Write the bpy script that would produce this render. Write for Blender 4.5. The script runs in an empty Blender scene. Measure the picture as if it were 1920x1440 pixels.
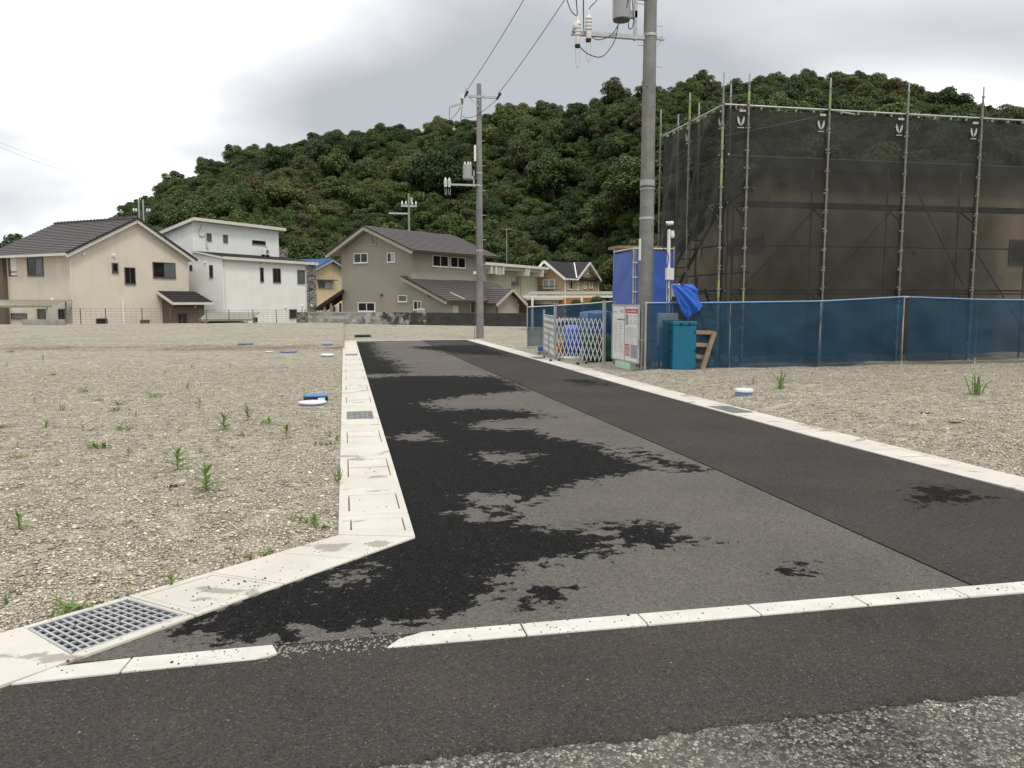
import bpy, bmesh, math, random
import numpy as np
from mathutils import Vector, Matrix
R = math.radians
random.seed(7); rng = np.random.default_rng(7)
sc = bpy.context.scene
COL = sc.collection

# ------------------------------------------------------------------ camera
EYE = 1.6; PITCH = R(5.9); YAW = math.atan(315/1500*math.cos(PITCH)); FPX = 1500.0
cam_d = bpy.data.cameras.new('camera'); cam = bpy.data.objects.new('camera', cam_d); COL.objects.link(cam)
cam.location = (0, 0, EYE); cam.rotation_euler = (math.pi/2 - PITCH, 0, -YAW)
cam_d.sensor_width = 36; cam_d.lens = 36*FPX/1920; cam_d.clip_start = 0.05; cam_d.clip_end = 6000
sc.camera = cam
# ------------------------------------------------------------------ world (overcast)
SUN_EL, SUN_AZ = R(58), R(165)          # azimuth clockwise from +Y
w = bpy.data.worlds.new('World'); sc.world = w; w.use_nodes = True
nt = w.node_tree; nt.nodes.clear()
def N(t, nt_, **k):
    n = nt_.nodes.new(t)
    for a, b in k.items(): setattr(n, a, b)
    return n
def lk(nt_, a, b): nt_.links.new(a, b)
out = N('ShaderNodeOutputWorld', nt)
sky = N('ShaderNodeTexSky', nt, sky_type='NISHITA', sun_disc=False, sun_elevation=SUN_EL, sun_rotation=SUN_AZ)
bg1 = N('ShaderNodeBackground', nt); bg1.inputs[1].default_value = 0.1; lk(nt, sky.outputs[0], bg1.inputs[0])
tc = N('ShaderNodeTexCoord', nt); sp = N('ShaderNodeSeparateXYZ', nt); lk(nt, tc.outputs['Generated'], sp.inputs[0])
zz = N('ShaderNodeMath', nt, operation='MAXIMUM'); lk(nt, sp.outputs[2], zz.inputs[0]); zz.inputs[1].default_value = 0.0
za = N('ShaderNodeMath', nt, operation='ADD'); lk(nt, zz.outputs[0], za.inputs[0]); za.inputs[1].default_value = 0.22
cb = N('ShaderNodeCombineXYZ', nt)
for i in (0, 1):
    dv = N('ShaderNodeMath', nt, operation='DIVIDE'); lk(nt, sp.outputs[i], dv.inputs[0]); lk(nt, za.outputs[0], dv.inputs[1]); lk(nt, dv.outputs[0], cb.inputs[i])
mp = N('ShaderNodeMapping', nt); lk(nt, cb.outputs[0], mp.inputs[0]); mp.inputs['Location'].default_value = (8.10, 3.06, 0.0)
nz = N('ShaderNodeTexNoise', nt); lk(nt, mp.outputs[0], nz.inputs['Vector']); nz.inputs['Scale'].default_value = 0.55; nz.inputs['Detail'].default_value = 5; nz.inputs['Roughness'].default_value = 0.42; nz.inputs['Distortion'].default_value = 0.3
cr = N('ShaderNodeValToRGB', nt); lk(nt, nz.outputs[0], cr.inputs[0])
cr.color_ramp.elements[0].position = 0.40; cr.color_ramp.elements[0].color = (1.5, 1.5, 1.47, 1)
cr.color_ramp.elements[1].position = 0.60; cr.color_ramp.elements[1].color = (0.50, 0.52, 0.555, 1)
e = cr.color_ramp.elements.new(0.50); e.color = (0.86, 0.875, 0.90, 1)
bg2 = N('ShaderNodeBackground', nt); bg2.inputs[1].default_value = 1.0; lk(nt, cr.outputs[0], bg2.inputs[0])
mx = N('ShaderNodeMixShader', nt); mx.inputs[0].default_value = 0.95
lk(nt, bg1.outputs[0], mx.inputs[1]); lk(nt, bg2.outputs[0], mx.inputs[2]); lk(nt, mx.outputs[0], out.inputs[0])
# ------------------------------------------------------------------ sun through cloud
sd = bpy.data.lights.new('sun', 'SUN'); sd.energy = 1.5; sd.angle = R(12); sd.color = (1.0, 0.96, 0.9)
sun = bpy.data.objects.new('sun', sd); COL.objects.link(sun)
sdir = Vector((math.sin(SUN_AZ)*math.cos(SUN_EL), math.cos(SUN_AZ)*math.cos(SUN_EL), math.sin(SUN_EL)))
sun.rotation_euler = (-sdir).to_track_quat('-Z', 'Y').to_euler(); sun.location = (0, 0, 60)
# ------------------------------------------------------------------ exposure
sc.view_settings.view_transform = 'Standard'; sc.view_settings.look = 'None'
sc.view_settings.exposure = 0.12; sc.view_settings.gamma = 1.0; sc.view_settings.use_curve_mapping = False
sc.render.engine = 'CYCLES'
sc.cycles.use_denoising = True
sc.cycles.max_bounces = 6; sc.cycles.transparent_max_bounces = 16; sc.cycles.diffuse_bounces = 3

# ------------------------------------------------------------------ surveying helpers: sight line -> point on a real plane
_r = np.array([math.cos(YAW), -math.sin(YAW), 0]); _fh = np.array([math.sin(YAW), math.cos(YAW), 0]); _z = np.array([0, 0, 1.0])
_F = _fh*math.cos(PITCH) - _z*math.sin(PITCH); _U = _fh*math.sin(PITCH) + _z*math.cos(PITCH); _C = np.array([0, 0, EYE])
def ray(px, py): return _F*FPX + _r*(px-960) - _U*(py-720)
def G(px, py, h=0.0):
    d = ray(px, py); return _C + d*((h-EYE)/d[2])
def atY(px, py, y):
    d = ray(px, py); return _C + d*(y/d[1])
def atX(px, py, x):
    d = ray(px, py); return _C + d*(x/d[0])
def atD(px, py, depth):
    d = ray(px, py); return _C + d*(depth/(d@_fh))

# ------------------------------------------------------------------ object helpers
def tag(o, label=None, cat=None, group=None, kind=None):
    if label: o['label'] = label
    if cat: o['category'] = cat
    if group: o['group'] = group
    if kind: o['kind'] = kind
    return o
def empty(name, loc=(0, 0, 0), rz=0.0, label=None, cat=None, group=None, kind=None):
    o = bpy.data.objects.new(name, None); COL.objects.link(o); o.location = loc; o.rotation_euler = (0, 0, rz); o.empty_display_size = 0.3
    return tag(o, label, cat, group, kind)
def link(name, me, m, parent=None, loc=None):
    o = bpy.data.objects.new(name, me); COL.objects.link(o)
    if m is not None and not me.materials: me.materials.append(m)
    if parent is not None: o.parent = parent
    if loc is not None: o.location = loc
    return o
class MB:
    def __init__(s): s.v = []; s.f = []
    def add(s, vs, fs):
        b = len(s.v); s.v += [tuple(map(float, p)) for p in vs]; s.f += [tuple(b+i for i in f) for f in fs]; return s
    def box(s, x0, x1, y0, y1, z0, z1):
        return s.add([(x0,y0,z0),(x1,y0,z0),(x1,y1,z0),(x0,y1,z0),(x0,y0,z1),(x1,y0,z1),(x1,y1,z1),(x0,y1,z1)],
                     [(3,2,1,0),(4,5,6,7),(0,1,5,4),(1,2,6,5),(2,3,7,6),(3,0,4,7)])
    def bar(s, p0, p1, wd, ht=None, up=(0, 0, 1)):
        ht = wd if ht is None else ht
        p0 = Vector(p0); p1 = Vector(p1); d = (p1-p0).normalized(); up = Vector(up)
        if abs(d.dot(up)) > 0.98: up = Vector((1, 0, 0))
        a = d.cross(up).normalized()*wd/2; b = a.cross(d).normalized()*ht/2
        vs = [p0-a-b, p0+a-b, p0+a+b, p0-a+b, p1-a-b, p1+a-b, p1+a+b, p1-a+b]
        return s.add(vs, [(0,1,2,3),(7,6,5,4),(1,0,4,5),(2,1,5,6),(3,2,6,7),(0,3,7,4)])
    def tube(s, pts, r, n=8, r2=None):
        pts = [Vector(p) for p in pts]; k = len(pts); r2 = r if r2 is None else r2
        rings = []
        for i, p in enumerate(pts):
            d = (pts[min(i+1, k-1)] - pts[max(i-1, 0)]).normalized()
            u = Vector((0, 0, 1)) if abs(d.z) < 0.95 else Vector((1, 0, 0))
            a = d.cross(u).normalized(); b = d.cross(a).normalized()
            rr = r + (r2-r)*i/max(1, k-1)
            rings.append([p + (a*math.cos(t*2*math.pi/n) + b*math.sin(t*2*math.pi/n))*rr for t in range(n)])
        vs = [q for rg in rings for q in rg]; fs = []
        for i in range(k-1):
            for j in range(n):
                fs.append((i*n+j, (i+1)*n+j, (i+1)*n+(j+1) % n, i*n+(j+1) % n))
        fs.append(tuple(range(n))); fs.append(tuple((k-1)*n+j for j in reversed(range(n))))
        return s.add(vs, fs)
    def lathe(s, prof, c=(0, 0, 0), n=20):
        vs = []; fs = []; k = len(prof)
        for r, z in prof:
            for j in range(n):
                a = j*2*math.pi/n; vs.append((c[0]+r*math.cos(a), c[1]+r*math.sin(a), c[2]+z))
        for i in range(k-1):
            for j in range(n): fs.append((i*n+j, i*n+(j+1) % n, (i+1)*n+(j+1) % n, (i+1)*n+j))
        fs.append(tuple(reversed(range(n)))); fs.append(tuple((k-1)*n+j for j in range(n)))
        return s.add(vs, fs)
    def prism(s, pts, ext):
        n = len(pts); e = Vector(ext); a = [Vector(p) for p in pts]; b = [p+e for p in a]
        fs = [tuple(range(n)), tuple(reversed(range(n, 2*n)))] + [(i, i+n, (i+1) % n + n, (i+1) % n) for i in range(n)]
        return s.add(a+b, fs)
    def slope(s, e0, e1, r0, r1, n, th=0.06, lip=0.035):
        """courses of tiles between an eave edge e0-e1 and a ridge edge r0-r1"""
        e0, e1, r0, r1 = map(Vector, (e0, e1, r0, r1)); nm = (e1-e0).cross(r0-e0).normalized()
        if nm.z < 0: nm = -nm
        for i in range(n):
            t0 = i/n; t1 = min(1.0, (i+1.12)/n)
            a = e0.lerp(r0, t0); b = e1.lerp(r1, t0); c = e1.lerp(r1, t1); d = e0.lerp(r0, t1)
            s.add([a, b, c, d, a+nm*(th+lip), b+nm*(th+lip), c+nm*th, d+nm*th],
                  [(3,2,1,0),(4,5,6,7),(0,1,5,4),(1,2,6,5),(2,3,7,6),(3,0,4,7)])
        return s
    def mesh(s, name):
        me = bpy.data.meshes.new(name); me.from_pydata(s.v, [], s.f); me.update()
        bm = bmesh.new(); bm.from_mesh(me); bmesh.ops.recalc_face_normals(bm, faces=bm.faces); bm.to_mesh(me); bm.free()
        return me
    def build(s, name, m, parent=None, smooth=False, label=None, cat=None, group=None, kind=None, bevel=0, ang=40):
        me = s.mesh(name)
        if smooth:
            try: me.shade_smooth()
            except Exception: pass
            try: me.set_sharp_from_angle(angle=R(ang))
            except Exception: pass
        o = link(name, me, m, parent)
        if bevel:
            md = o.modifiers.new('bevel', 'BEVEL'); md.width = bevel; md.segments = 2; md.limit_method = 'ANGLE'
        return tag(o, label, cat, group, kind)
def npmesh(name, V, F, attrs=None, smooth=False):
    """numpy mesh: V (n,3), F (m,k)"""
    me = bpy.data.meshes.new(name); V = np.asarray(V, dtype=np.float32); F = np.asarray(F, dtype=np.int32); m, k = F.shape
    me.vertices.add(len(V)); me.vertices.foreach_set('co', V.ravel())
    me.loops.add(m*k); me.loops.foreach_set('vertex_index', F.ravel())
    me.polygons.add(m); me.polygons.foreach_set('loop_start', np.arange(0, m*k, k, dtype=np.int32))
    for nm, (dom, arr) in (attrs or {}).items():
        a = me.attributes.new(nm, 'FLOAT', dom); a.data.foreach_set('value', np.asarray(arr, dtype=np.float32))
    me.update(calc_edges=True); me.validate()
    if smooth: me.polygons.foreach_set('use_smooth', np.ones(m, dtype=bool))
    return me

# ------------------------------------------------------------------ material helpers
def newmat(name):
    m = bpy.data.materials.new(name); m.use_nodes = True; t = m.node_tree; t.nodes.clear()
    o = N('ShaderNodeOutputMaterial', t); b = N('ShaderNodeBsdfPrincipled', t); lk(t, b.outputs[0], o.inputs[0])
    return m, t, b, o
def noise(t, vec, scale, detail=4, rough=0.55, dist=0.0):
    n = N('ShaderNodeTexNoise', t); n.inputs['Scale'].default_value = scale; n.inputs['Detail'].default_value = detail
    n.inputs['Roughness'].default_value = rough; n.inputs['Distortion'].default_value = dist; lk(t, vec, n.inputs['Vector']); return n.outputs[0]
def ramp(t, fac, stops, interp='LINEAR'):
    c = N('ShaderNodeValToRGB', t); c.color_ramp.interpolation = interp
    el = c.color_ramp.elements
    while len(el) < len(stops): el.new(0.5)
    for e_, (p, col) in zip(el, stops): e_.position = p; e_.color = (*col, 1) if len(col) == 3 else col
    lk(t, fac, c.inputs[0]); return c.outputs[0]
def gray(v): return (v, v, v)
def mixc(t, fac, a, b, mode='MIX'):
    m = N('ShaderNodeMix', t, data_type='RGBA', blend_type=mode)
    if isinstance(fac, (int, float)): m.inputs[0].default_value = fac
    else: lk(t, fac, m.inputs[0])
    for i, c in ((6, a), (7, b)):
        if isinstance(c, tuple): m.inputs[i].default_value = (*c[:3], 1)
        else: lk(t, c, m.inputs[i])
    return m.outputs[2]
def math_(t, op, a, b=None, c=None, clamp=False):
    m = N('ShaderNodeMath', t, operation=op); m.use_clamp = clamp
    for i, v in enumerate((a, b, c)):
        if v is None: continue
        if isinstance(v, (int, float)): m.inputs[i].default_value = v
        else: lk(t, v, m.inputs[i])
    return m.outputs[0]
def pos(t, scale=None):
    g = N('ShaderNodeNewGeometry', t)
    if scale is None: return g.outputs['Position']
    v = N('ShaderNodeVectorMath', t, operation='MULTIPLY'); lk(t, g.outputs['Position'], v.inputs[0]); v.inputs[1].default_value = scale
    return v.outputs[0]
def bumpn(t, b, h, strength=0.5, dist=0.01):
    n = N('ShaderNodeBump', t); n.inputs['Strength'].default_value = strength; n.inputs['Distance'].default_value = dist
    lk(t, h, n.inputs['Height']); lk(t, n.outputs[0], b.inputs['Normal'])
def mat(name, c, var=0.12, scale=2.5, rough=0.8, spec=0.3, metal=0.0, bump=0.0, bscale=60, bdist=0.004, streak=0.0, fine=0.06):
    m, t, b, o = newmat(name); p = pos(t)
    n1 = noise(t, p, scale, 5); n2 = noise(t, p, scale*14, 3)
    lo = tuple(max(0, x*(1-var)) for x in c); hi = tuple(min(1, x*(1+var)) for x in c)
    col = ramp(t, n1, [(0.3, lo), (0.7, hi)])
    if fine: col = mixc(t, fine*2, col, ramp(t, n2, [(0.3, tuple(x*0.6 for x in c)), (0.7, tuple(min(1, x*1.3) for x in c))]))
    if streak:
        s_ = noise(t, pos(t, (1.3, 1.3, 0.16)), 1.0, 6, 0.65)
        s2 = noise(t, p, 0.25, 3)
        f = math_(t, 'MULTIPLY', ramp(t, s_, [(0.45, gray(0)), (0.75, gray(1))]), ramp(t, s2, [(0.40, gray(0)), (0.6, gray(1))]))
        col = mixc(t, math_(t, 'MULTIPLY', f, streak), col, tuple(x*0.45 for x in c))
    lk(t, col, b.inputs['Base Color']); b.inputs['Roughness'].default_value = rough
    b.inputs['Specular IOR Level'].default_value = spec; b.inputs['Metallic'].default_value = metal
    if bump: bumpn(t, b, noise(t, p, bscale, 4), bump, bdist)
    return m
def netmat(name, c, opacity, var=0.3, rough=0.7):
    """woven mesh sheet: threads scatter, gaps between them let light through"""
    m, t, b, o = newmat(name); p = pos(t)
    n1 = noise(t, p, 1.3, 5)
    lk(t, ramp(t, n1, [(0.3, tuple(x*(1-var) for x in c)), (0.7, tuple(x*(1+var) for x in c))]), b.inputs['Base Color'])
    b.inputs['Roughness'].default_value = rough; b.inputs['Specular IOR Level'].default_value = 0.25
    tr = N('ShaderNodeBsdfTransparent', t); ms = N('ShaderNodeMixShader', t)
    f = ramp(t, noise(t, pos(t, (1.0, 1.0, 0.6)), 2.2, 5, 0.6), [(0.3, gray(opacity-0.05)), (0.72, gray(min(0.98, opacity+0.06)))])
    lk(t, f, ms.inputs[0]); lk(t, tr.outputs[0], ms.inputs[1]); lk(t, b.outputs[0], ms.inputs[2]); lk(t, ms.outputs[0], o.inputs[0])
    return m

M = {}
M['conc'] = mat('concrete', (0.60, 0.565, 0.50), 0.10, 1.5, 0.85, 0.25, bump=0.25, bscale=120, bdist=0.002)
M['block'] = mat('weathered_block', (0.30, 0.29, 0.26), 0.2, 3, 0.9, 0.2)
M['pole'] = mat('pole_concrete', (0.215, 0.21, 0.198), 0.26, 3.0, 0.85, 0.2, streak=0.6, bump=0.3, bscale=70, fine=0.14)
M['steel'] = mat('galvanised_steel', (0.42, 0.43, 0.43), 0.18, 6, 0.5, 0.5, 0.55)
M['steel_dark'] = mat('dark_steel', (0.11, 0.11, 0.105), 0.2, 6, 0.6, 0.4, 0.3)
M['steel_worn'] = mat('worn_scaffold_tube', (0.22, 0.21, 0.18), 0.3, 9, 0.6, 0.4, 0.3)
M['steel_lime'] = mat('lime_marked_tube', (0.30, 0.36, 0.12), 0.25, 9, 0.6, 0.4, 0.1)
M['black'] = mat('black_rubber', (0.018, 0.018, 0.018), 0.2, 5, 0.6, 0.3)
M['cable'] = mat('cable', (0.06, 0.06, 0.062), 0.1, 5, 0.6, 0.3)
M['porcelain'] = mat('porcelain', (0.66, 0.65, 0.62), 0.06, 5, 0.35, 0.5)
M['grey_paint'] = mat('grey_paint', (0.33, 0.335, 0.34), 0.06, 4, 0.45, 0.45)
M['white'] = mat('white_paint', (0.76, 0.75, 0.72), 0.05, 3, 0.5, 0.4)
M['offwhite'] = mat('offwhite_trim', (0.64, 0.61, 0.55), 0.06, 3, 0.6, 0.3, streak=0.2)
M['cream'] = mat('cream_stucco', (0.63, 0.57, 0.48), 0.06, 0.6, 0.9, 0.2, streak=0.3, bump=0.3, bscale=70)
M['whitewall'] = mat('white_stucco', (0.765, 0.775, 0.745), 0.04, 0.7, 0.85, 0.2, streak=0.1, bump=0.2, bscale=70)
M['taupe'] = mat('taupe_stucco', (0.315, 0.285, 0.238), 0.05, 0.7, 0.9, 0.2, streak=0.25, bump=0.2, bscale=70)
M['taupe_trim'] = mat('taupe_trim', (0.40, 0.365, 0.31), 0.06, 2, 0.7, 0.3)
M['palegreen'] = mat('pale_green_wall', (0.40, 0.41, 0.305), 0.06, 1.0, 0.85, 0.2, streak=0.35)
M['tan'] = mat('tan_wall', (0.46, 0.345, 0.205), 0.05, 1.0, 0.85, 0.2)
M['orange'] = mat('ochre_band', (0.42, 0.225, 0.085), 0.07, 1.0, 0.85, 0.2)
M['yellow'] = mat('pale_yellow_wall', (0.56, 0.455, 0.29), 0.06, 1.0, 0.85, 0.2, streak=0.3)
M['brownwall'] = mat('brown_wall', (0.135, 0.105, 0.085), 0.08, 1.5, 0.85, 0.2)
M['wood_dark'] = mat('dark_timber', (0.06, 0.042, 0.03), 0.2, 3, 0.8, 0.2)
M['wood'] = mat('raw_timber', (0.27, 0.19, 0.13), 0.25, 4, 0.85, 0.2)
M['tile_brown'] = mat('brown_roof_tile', (0.085, 0.070, 0.070), 0.18, 3, 0.6, 0.4)
M['tile_dark'] = mat('dark_roof_tile', (0.032, 0.029, 0.029), 0.2, 3, 0.65, 0.35)
M['tile_blue'] = mat('blue_roof_tile', (0.04, 0.115, 0.30), 0.2, 3, 0.45, 0.5)
M['winframe'] = mat('bronze_frame', (0.10, 0.085, 0.075), 0.08, 4, 0.45, 0.4)
M['glass'] = mat('dark_glass', (0.012, 0.013, 0.014), 0.2, 2, 0.07, 0.5, fine=0)
M['curtain'] = mat('curtained_glass', (0.115, 0.125, 0.115), 0.25, 6, 0.12, 0.5)
M['curtain_pale'] = mat('pale_curtained_glass', (0.36, 0.37, 0.36), 0.12, 5, 0.15, 0.5)
M['curtain_pink'] = mat('pink_curtained_glass', (0.24, 0.12, 0.13), 0.2, 5, 0.15, 0.5)
M['poly'] = mat('weathered_polycarbonate', (0.235, 0.225, 0.165), 0.1, 2, 0.4, 0.4)
M['tarp'] = mat('blue_tarpaulin', (0.018, 0.105, 0.48), 0.14, 3, 0.45, 0.45, bump=0.35, bscale=14, bdist=0.03)
M['sheet'] = mat('blue_vinyl_sheet', (0.045, 0.115, 0.42), 0.08, 2, 0.45, 0.4, bump=0.3, bscale=5, bdist=0.05)
M['teal'] = mat('teal_plastic', (0.004, 0.12, 0.20), 0.07, 3, 0.5, 0.4)
M['greenbag'] = mat('green_canvas', (0.018, 0.062, 0.048), 0.2, 5, 0.8, 0.2)
M['orangepipe'] = mat('orange_plastic', (0.45, 0.17, 0.055), 0.12, 5, 0.5, 0.4)
M['mint'] = mat('mint_plastic', (0.45, 0.66, 0.47), 0.04, 5, 0.5, 0.4)
M['red'] = mat('red_print', (0.50, 0.035, 0.045), 0.05, 8, 0.5, 0.4)
M['print_grey'] = mat('grey_print', (0.30, 0.30, 0.35), 0.05, 8, 0.5, 0.4)
M['print_dark'] = mat('dark_print', (0.13, 0.13, 0.14), 0.05, 8, 0.5, 0.4)
M['pvc'] = mat('white_pvc', (0.74, 0.75, 0.75), 0.04, 6, 0.35, 0.5)
M['pvc_blue'] = mat('blue_grey_pvc', (0.14, 0.20, 0.32), 0.08, 6, 0.4, 0.5)
M['blue_lid'] = mat('blue_lid', (0.04, 0.20, 0.46), 0.06, 6, 0.4, 0.5)
m, t, b, o = newmat('stone_cladding'); v = N('ShaderNodeTexVoronoi', t); v.inputs['Scale'].default_value = 3.2; lk(t, pos(t, (1, 1, 2.2)), v.inputs['Vector']); sp_ = N('ShaderNodeSeparateColor', t); lk(t, v.outputs['Color'], sp_.inputs[0])
lk(t, ramp(t, sp_.outputs[0], [(0, (0.07, 0.065, 0.06)), (0.5, (0.17, 0.16, 0.145)), (1, (0.34, 0.325, 0.295))]), b.inputs['Base Color']); b.inputs['Roughness'].default_value = 0.9; bumpn(t, b, math_(t, 'MULTIPLY', v.outputs['Distance'], -1.0), 1.0, 0.15); M['stonewall'] = m
M['soil'] = mat('damp_soil', (0.13, 0.09, 0.06), 0.2, 4, 0.95, 0.1)
M['car'] = mat('silver_car_paint', (0.36, 0.37, 0.38), 0.03, 3, 0.25, 0.6, 0.5)
M['tie'] = mat('tie_cord', (0.42, 0.42, 0.40), 0.1, 6, 0.6, 0.3)
M['net_black'] = netmat('black_scaffold_net', (0.029, 0.0285, 0.025), 0.79)
M['net_blue'] = netmat('blue_fence_net', (0.006, 0.043, 0.082), 0.74)
# ================================================================== ground, road, gutters
def boundary(x):
    return np.where(x < -1.7, 57.2, np.maximum(41.0, 57.6 - 0.77*(x+1.7)))
def hashn(x, y, s):
    v = np.zeros_like(x)
    for k, (a, b, p) in enumerate([(1.0, 0.3, 0.2), (-0.5, 1.1, 1.7), (0.7, -0.9, 4.1), (1.6, 1.3, 2.2), (-2.1, 0.6, 5.5)]):
        v = v + np.sin(s*(a*x + b*y) + p + 1.3*np.sin(s*0.6*(b*x - a*y) + p))
    return v/5
def rin(y): return np.interp(y, [3.7, 5.5, 8, 14, 33], [5.75, 5.50, 5.36, 5.16, 4.90])
def gz(x, y):
    x = np.asarray(x, float); y = np.asarray(y, float)
    z = -0.012 + 0.016*hashn(x, y, 1.4) + 0.008*hashn(x+3, y, 5.0)
    lefts = np.clip((y - (27.0 + 0.2*np.abs(np.minimum(x, 0)))) / 1.1, 0, 1); z = z + 0.14*lefts*lefts*(3-2*lefts)*(x < 0)
    ro = rin(y) + 0.48
    m = np.clip((x-ro)/0.9, 0, 1); fade = np.clip((24-y)/8, 0.25, 1)
    z = np.where(x > 3, z + 0.13*m*fade + 0.03*hashn(x, y, 2.2)*m*fade, z)
    road = (x > 0.0) & (x < rin(y)+0.25) & (y < 33) & (y > 0)
    # diagonal corner of the gutter: line through (-0.07,5.46) .. (-1.66,4.14)
    dl = (y-5.40) - 0.83*(x+0.07)
    road = road | ((dl < 0) & (y < 5.5) & (x < 2)) | ((y < 4.0))
    z = np.where(road, -0.09, z)
    b = boundary(x); z = np.where(y > b+0.25, -1.02, z)
    return z
xs = np.concatenate([np.arange(-110, -16, 2.5), np.arange(-16, -0.3, 0.25), [-0.25, -0.12, -0.075, 0.0], np.arange(0.25, 18, 0.25), np.arange(18, 90, 2.5)])
ys = np.concatenate([np.arange(-9, 3, 1.0), np.arange(3, 20, 0.2), np.arange(20, 62, 0.45), np.arange(62, 90, 4)])
XX, YY = np.meshgrid(xs, ys); ZZ = gz(XX, YY)
nx, ny = len(xs), len(ys)
V = np.stack([XX.ravel(), YY.ravel(), ZZ.ravel()], 1)
idx = np.arange(nx*ny).reshape(ny, nx)
F = np.stack([idx[:-1, :-1].ravel(), idx[:-1, 1:].ravel(), idx[1:, 1:].ravel(), idx[1:, :-1].ravel()], 1)
# gravel material
def gravelmat(name, cols, big=1.0):
    m, t, b, o = newmat(name); p = pos(t)
    warp = N('ShaderNodeVectorMath', t, operation='ADD')
    nn = N('ShaderNodeTexNoise', t); nn.inputs['Scale'].default_value = 25; lk(t, p, nn.inputs['Vector'])
    sc_ = N('ShaderNodeVectorMath', t, operation='SCALE'); lk(t, nn.outputs['Color'], sc_.inputs[0]); sc_.inputs['Scale'].default_value = 0.02
    lk(t, p, warp.inputs[0]); lk(t, sc_.outputs[0], warp.inputs[1])
    hs = None; cs = []
    for s_ in (38*big, 75*big):
        v = N('ShaderNodeTexVoronoi', t); v.inputs['Scale'].default_value = s_; lk(t, warp.outputs[0], v.inputs['Vector'])
        sp_ = N('ShaderNodeSeparateColor', t); lk(t, v.outputs['Color'], sp_.inputs[0]); cs.append((sp_.outputs[0], v.outputs['Distance']))
    c1 = ramp(t, cs[0][0], [(i/(len(cols)-1), c) for i, c in enumerate(cols)], 'LINEAR')
    c2 = ramp(t, cs[1][0], [(i/(len(cols)-1), c) for i, c in enumerate(cols[::-1])], 'LINEAR')
    col = mixc(t, 0.4, c1, c2)
    damp = noise(t, p, 0.35, 6, 0.6)
    col = mixc(t, ramp(t, damp, [(0.45, gray(0.0)), (0.75, gray(0.45))]), col, (0.30, 0.25, 0.175))
    col = mixc(t, ramp(t, noise(t, p, 1.7, 5, 0.6), [(0.35, gray(0.35)), (0.7, gray(0.0))]), col, (0.47, 0.44, 0.37))
    v3 = N('ShaderNodeTexVoronoi', t); v3.inputs['Scale'].default_value = 11; lk(t, warp.outputs[0], v3.inputs['Vector']); s3 = N('ShaderNodeSeparateColor', t); lk(t, v3.outputs['Color'], s3.inputs[0])
    col = mixc(t, 1.0, col, ramp(t, s3.outputs[0], [(0, gray(0.62)), (0.25, gray(0.9)), (0.8, gray(1.05)), (1, gray(1.35))]), 'MULTIPLY')
    col = mixc(t, 1.0, col, ramp(t, noise(t, pos(t, (0.5, 1.6, 1)), 2.6, 8, 0.75), [(0.3, gray(0.72)), (0.7, gray(1.18))]), 'MULTIPLY')
    # reddish damp bank across the lot
    sx = N('ShaderNodeSeparateXYZ', t); lk(t, p, sx.inputs[0])
    yy = math_(t, 'SUBTRACT', sx.outputs[1], math_(t, 'ADD', 27.4, math_(t, 'MULTIPLY', math_(t, 'ABSOLUTE', math_(t, 'MINIMUM', sx.outputs[0], 0.0)), 0.2)))
    band = math_(t, 'SUBTRACT', 1.0, math_(t, 'DIVIDE', math_(t, 'ABSOLUTE', yy), 0.9), clamp=True)
    lft = math_(t, 'LESS_THAN', sx.outputs[0], -0.1)
    band = math_(t, 'MULTIPLY', math_(t, 'MULTIPLY', band, lft), ramp(t, noise(t, pos(t, (0.25, 2, 1)), 1.5, 5), [(0.35, gray(0)), (0.6, gray(1))]))
    col = mixc(t, math_(t, 'MULTIPLY', band, 0.8), col, (0.20, 0.11, 0.055))
    lk(t, col, b.inputs['Base Color']); b.inputs['Roughness'].default_value = 0.9; b.inputs['Specular IOR Level'].default_value = 0.2
    h = math_(t, 'ADD', math_(t, 'MULTIPLY', cs[0][1], -1.0), math_(t, 'MULTIPLY', cs[1][1], -0.5))
    bumpn(t, b, h, 1.0, 0.03)
    return m
GC = [tuple(v_*f_ for v_, f_ in zip(c_, (1.16, 1.16, 1.15))) for c_ in [(0.10, 0.088, 0.068), (0.30, 0.26, 0.19), (0.43, 0.38, 0.285), (0.37, 0.35, 0.31), (0.53, 0.475, 0.37), (0.74, 0.69, 0.58)]]
M['gravel'] = gravelmat('crushed_gravel', GC)
g = link('gravel_ground', npmesh('gravel_ground', V, F, smooth=True), M['gravel']); tag(g, 'pale crushed gravel covering the building lots', 'gravel', kind='structure')
mb = MB(); mb.add([(-3000, -3000, -1.3), (3000, -3000, -1.3), (3000, 3000, -1.3), (-3000, 3000, -1.3)], [(0, 1, 2, 3)])
M['earth'] = mat('earth_and_grass', (0.09, 0.10, 0.05), 0.3, 0.2, 0.95, 0.1)
mb.build('terrain', M['earth'], kind='structure', label='low ground around the lots', cat='ground')

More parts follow.
